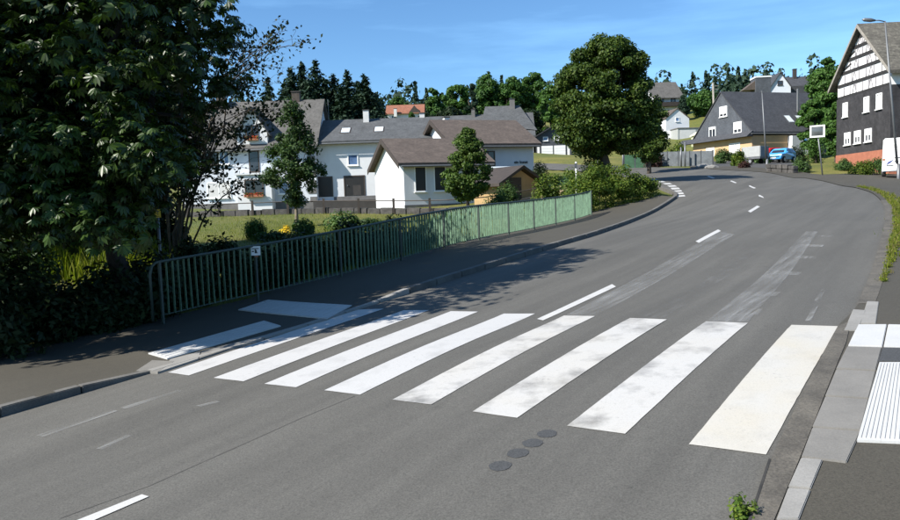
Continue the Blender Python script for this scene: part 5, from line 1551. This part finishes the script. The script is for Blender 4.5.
# traffic mirror
mbp = gb(823, 175.5)
mt_ = thing('traffic_mirror', 'rectangular traffic mirror on grey post beside the timbered house', 'mirror', mbp, facing(mbp))
mtop = at(818, 131, mbp.y) - mbp
MB().tube([(0, 0.1, -0.3), (mtop.x * 0.5, 0.1, mtop.z * 0.5), (mtop.x, 0.1, mtop.z)], 0.045, 10).build('post', M['metal'], mt_, True)
zc = mtop.z; hw_, hh_ = 0.45, 0.40
fr = MB()
fr.box(mtop.x - hw_, mtop.x + hw_, -0.02, 0.06, zc - hh_, zc - hh_ + 0.1); fr.box(mtop.x - hw_, mtop.x + hw_, -0.02, 0.06, zc + hh_ - 0.1, zc + hh_)
fr.box(mtop.x - hw_, mtop.x - hw_ + 0.1, -0.018, 0.058, zc - hh_ + 0.1, zc + hh_ - 0.1); fr.box(mtop.x + hw_ - 0.1, mtop.x + hw_, -0.018, 0.058, zc - hh_ + 0.1, zc + hh_ - 0.1)
fro = fr.build('frame', M['frame'], mt_)
gm = MB(); nn = 8
vs = []; fs_ = []
for i in range(nn + 1):
    for j in range(nn + 1):
        u, v = i / nn * 2 - 1, j / nn * 2 - 1
        vs.append((mtop.x + u * (hw_ - 0.09), 0.0 + 0.05 * (u * u + v * v) - 0.03, zc + v * (hh_ - 0.09)))
for i in range(nn):
    for j in range(nn): fs_.append((i * (nn + 1) + j, (i + 1) * (nn + 1) + j, (i + 1) * (nn + 1) + j + 1, i * (nn + 1) + j + 1))
gm.add(vs, fs_); gm.build('mirror_glass', M['mirror'], fro, True)

# screen fences beyond the road
def screen(label, a, b, ht, mat, npanel, name='screen_fence', postmat='metal'):
    A = on(*a); B = on(*b)
    t = thing(name, label, 'fence', A)
    for k in range(npanel):
        p = A.lerp(B, k / npanel); q = A.lerp(B, (k + 1) / npanel); p.z = h(p.x, p.y); q.z = h(q.x, q.y)
        d = (q - p); d.z = 0; d.normalize(); n_ = Vector((-d.y, d.x, 0)) * 0.04
        p2 = p + d * 0.05 - A; q2 = q - d * 0.05 - A
        MB().hexa([tuple(p2 - n_ - Vector((0, 0, 0.2))), tuple(q2 - n_ - Vector((0, 0, 0.2))), tuple(q2 + n_ - Vector((0, 0, 0.2))), tuple(p2 + n_ - Vector((0, 0, 0.2))),
                   tuple(p2 - n_ + Vector((0, 0, ht))), tuple(q2 - n_ + Vector((0, 0, ht))), tuple(q2 + n_ + Vector((0, 0, ht))), tuple(p2 + n_ + Vector((0, 0, ht)))]).build('panel', mat, t)
    for k in range(npanel + 1):
        p = A.lerp(B, k / npanel); p.z = h(p.x, p.y); p = p - A
        MB().box(p.x - 0.045, p.x + 0.045, p.y - 0.06, p.y + 0.06, p.z - 0.3, p.z + ht + 0.06).build('post', M[postmat], t)
screen('grey privacy screen fence across the road left of the clipped bush', G(657, 166).xy, G(713, 165.5).xy, 1.35, M['fence_grey'], 5)
screen('green screen net fence right of the large tree trunk', G(624, 168.5).xy, G(646, 167.5).xy, 1.25, M['net_green'], 2)
for k, (px, py) in enumerate([(703, 167), (711, 168)]):
    rock = bpy.data.meshes.new('boulder')
    rr = thing('boulder', ['left pale boulder at the foot of the clipped bush', 'right pale boulder at the foot of the clipped bush'][k], 'boulder', gb(px, py), 0, 'pale boulders by the forecourt')
    vs = []; rnd = random.Random(k)
    import bmesh
    bm = bmesh.new(); bmesh.ops.create_icosphere(bm, subdivisions=2, radius=0.5)
    for v in bm.verts: v.co = Vector((v.co.x * 1.3, v.co.y, v.co.z * 0.6)) * rnd.uniform(0.82, 1.1)
    bm.to_mesh(rock); bm.free(); rock.materials.append(M['kerb_light'])
    link(bpy.data.objects.new('stone', rock), rr)

# ------------------------------------------------------------------ vehicles
def wheel(root, x, y, r, wd):
    s = 1 if y > 0 else -1
    ty = MB().tube([(x, y - wd / 2, r), (x, y + wd / 2, r)], r, 20).build('wheel', M['tyre'], root, False, 0.015)
    MB().tube([(x, y + s * wd * 0.42, r), (x, y + s * (wd / 2 + 0.01), r)], [r * 0.62, r * 0.58], 16).build('rim', M['rim'], ty)
def car(label, base, head, paintm, L=3.9, Wd=1.66, Ht=1.46, seed=0):
    t = thing('parked_car', label, 'car', base, head, 'cars parked before the slate house')
    pr = [(0.0, 0.32), (0.0, 0.62), (0.08, 0.78), (0.95, 0.93), (1.62, Ht - 0.07), (2.0, Ht), (3.1, Ht - 0.02), (3.62, 1.0), (3.86, 0.9), (L, 0.6), (L - 0.05, 0.32)]
    n = len(pr); vs = []
    def yw(z): return Wd / 2 * (1.0 if z < 0.9 else 1 - 0.24 * (z - 0.9) / (Ht - 0.9)) * (0.94 if z < 0.4 else 1)
    for s in (-1, 1):
        for x, z in pr: vs.append((x - L / 2, s * yw(z) * (0.9 if x < 0.05 or x > L - 0.06 else 1), z))
    MB().add(vs, [tuple(range(n - 1, -1, -1)), tuple(range(n, 2 * n))] + [(i, (i + 1) % n, n + (i + 1) % n, n + i) for i in range(n)]).build('body', M[paintm], t, False, 0.05)
    def glass(poly, name, mat='glass'):
        c = sum((Vector(p) for p in poly), Vector()) / len(poly); nn = (Vector(poly[1]) - Vector(poly[0])).cross(Vector(poly[2]) - Vector(poly[1])).normalized()
        if nn.dot(c - Vector((0, 0, 0.7))) < 0: nn = -nn
        MB().prism([Vector(p) + nn * 0.004 for p in poly], nn * 0.012).build(name, M[mat], t)
    X = lambda x: x - L / 2
    for s in (-1, 1):
        y = lambda z: s * (yw(z) + 0.004)
        glass([(X(1.32), y(0.99), 0.99), (X(2.2), y(0.99), 0.99), (X(2.2), y(1.33), 1.33), (X(1.78), y(1.33), 1.33)], 'side_window')
        glass([(X(2.28), y(0.99), 0.99), (X(3.35), y(0.99), 0.99), (X(3.05), y(1.33), 1.33), (X(2.28), y(1.33), 1.33)], 'side_window')
        glass([(X(0.06), s * 0.45, 0.66), (X(0.06), s * 0.76, 0.66), (X(0.14), s * 0.76, 0.80), (X(0.14), s * 0.45, 0.80)], 'headlight', 'lamp_clear')
        glass([(X(L - 0.01), s * 0.5, 0.68), (X(L - 0.01), s * 0.74, 0.68), (X(L - 0.1), s * 0.74, 0.9), (X(L - 0.1), s * 0.5, 0.9)], 'tail_light', 'lamp_red')
        MB().box(X(1.35), X(1.52), s * (yw(1.0) + 0.02) - 0.06, s * (yw(1.0) + 0.02) + 0.06, 0.98, 1.1).build('wing_mirror', M[paintm], t)
        for x in (0.72, 3.15): wheel(t, X(x), s * (Wd / 2 - 0.09), 0.3, 0.2)
    glass([(X(1.02), -0.62, 0.98), (X(1.02), 0.62, 0.98), (X(1.6), 0.54, Ht - 0.11), (X(1.6), -0.54, Ht - 0.11)], 'windscreen')
    glass([(X(3.58), -0.58, 1.06), (X(3.58), 0.58, 1.06), (X(3.17), 0.52, Ht - 0.1), (X(3.17), -0.52, Ht - 0.1)], 'rear_window')
    MB().box(X(-0.02), X(0.02), -0.26, 0.26, 0.42, 0.53).build('number_plate', M['white_plate'], t)
    MB().box(X(-0.03), X(0.03), -0.6, 0.6, 0.54, 0.62).build('grille', M['tyre'], t)
    return t
bcar = spot(781, 72)
car('blue parked hatchback facing left in front of the slate house', bcar, R(44), 'car_blue')
rcar = spot(768, 75.5)
car('red parked car half hidden behind the blue hatchback', rcar, R(20), 'car_red')
# box trailer
tb = spot(755, 65)
tr = thing('box_trailer', 'grey tarpaulin covered box trailer parked left of the blue car', 'trailer', tb, R(-62))
tr.scale = (0.8, 0.8, 0.8)
MB().box(-1.3, 1.3, -0.8, 0.8, 0.55, 0.75).build('chassis', M['darkmetal'], tr)
tbx = MB().box(-1.25, 1.25, -0.75, 0.75, 0.75, 1.95).build('cover', M['tarp'], tr, False, 0.05)
MB().box(1.25, 1.275, -0.68, 0.68, 0.8, 1.88).build('rear_panel', M['tarp_blue'], tr)
for s in (-1, 1): wheel(tr, 0.1, s * 0.88, 0.3, 0.18)
MB().tube([(-1.3, -0.5, 0.6), (-2.4, 0, 0.55)], 0.04, 8).build('drawbar', M['metal'], tr); MB().tube([(-1.3, 0.5, 0.6), (-2.4, 0, 0.55)], 0.04, 8).build('drawbar', M['metal'], tr)
MB().tube([(-2.1, 0, 0.0), (-2.1, 0, 0.7)], 0.03, 8).build('jockey_wheel_post', M['metal'], tr)
# white van at the right edge
vb_ = spot(899.5, 42)
va = thing('white_van', 'white van seen from behind at the right edge, below the balcony', 'van', vb_ + Vector((1.25, 2.0, 0)), R(-31))
va.location.z = h(va.location.x, va.location.y)
Wv, Lv, Hv = 1.86, 4.8, 2.28
pr = [(0, 0.35), (0.0, 2.0), (0.12, Hv), (3.3, Hv), (4.1, 1.35), (4.75, 1.1), (4.8, 0.4)]
n = len(pr); vs = []
for s in (-1, 1):
    for y, z in pr: vs.append((s * Wv / 2 * (1 if z < 1.2 else 1 - 0.06 * (z - 1.2)), y - Lv / 2, z))
MB().add(vs, [tuple(range(n - 1, -1, -1)), tuple(range(n, 2 * n))] + [(i, (i + 1) % n, n + (i + 1) % n, n + i) for i in range(n)]).build('body', M['car_white'], va, False, 0.07)
yb = -Lv / 2
MB().box(-0.78, 0.78, yb - 0.02, yb + 0.05, 1.72, 1.9).build('rear_ledge', M['shutter'], va)
MB().box(-0.92, 0.92, yb - 0.14, yb + 0.1, 0.34, 0.62).build('bumper', M['car_white'], va, False, 0.04)
for s in (-1, 1):
    MB().box(s * 0.84 - 0.06, s * 0.84 + 0.06, yb - 0.02, yb + 0.04, 1.0, 1.1).build('tail_light', M['terracotta'], va)
MB().box(-0.26, 0.26, yb - 0.16, yb - 0.14, 0.42, 0.54).build('number_plate', M['white_plate'], va)
MB().prism([(-0.72, yb - 0.02, 0.72), (-0.5, yb - 0.02, 0.86), (-0.36, yb - 0.02, 1.02), (-0.62, yb - 0.02, 0.9)], (0, 0.03, 0)).build('logo', M['ink_blue'], va)
mm = MB()
for x, z, l in ((-0.3, 1.1, 0.3), (0.1, 1.16, 0.35), (-0.3, 0.9, 0.2), (0.0, 0.92, 0.4), (-0.7, 0.66, 0.35), (-0.1, 0.68, 0.2), (0.2, 0.7, 0.3)): mm.box(x, x + l, yb - 0.016, yb + 0.01, z, z + 0.05)
mm.build('lettering', M['ink'], va)
for s in (-1, 1):
    for y in (-1.45, 1.5): 
        ty = MB().tube([(s * 0.82 - 0.1, y, 0.32), (s * 0.82 + 0.1, y, 0.32)], 0.32, 20).build('wheel', M['tyre'], va)
        MB().tube([(s * 0.82 + s * 0.09, y, 0.32), (s * 0.82 + s * 0.115, y, 0.32)], 0.2, 16).build('rim', M['rim'], ty)
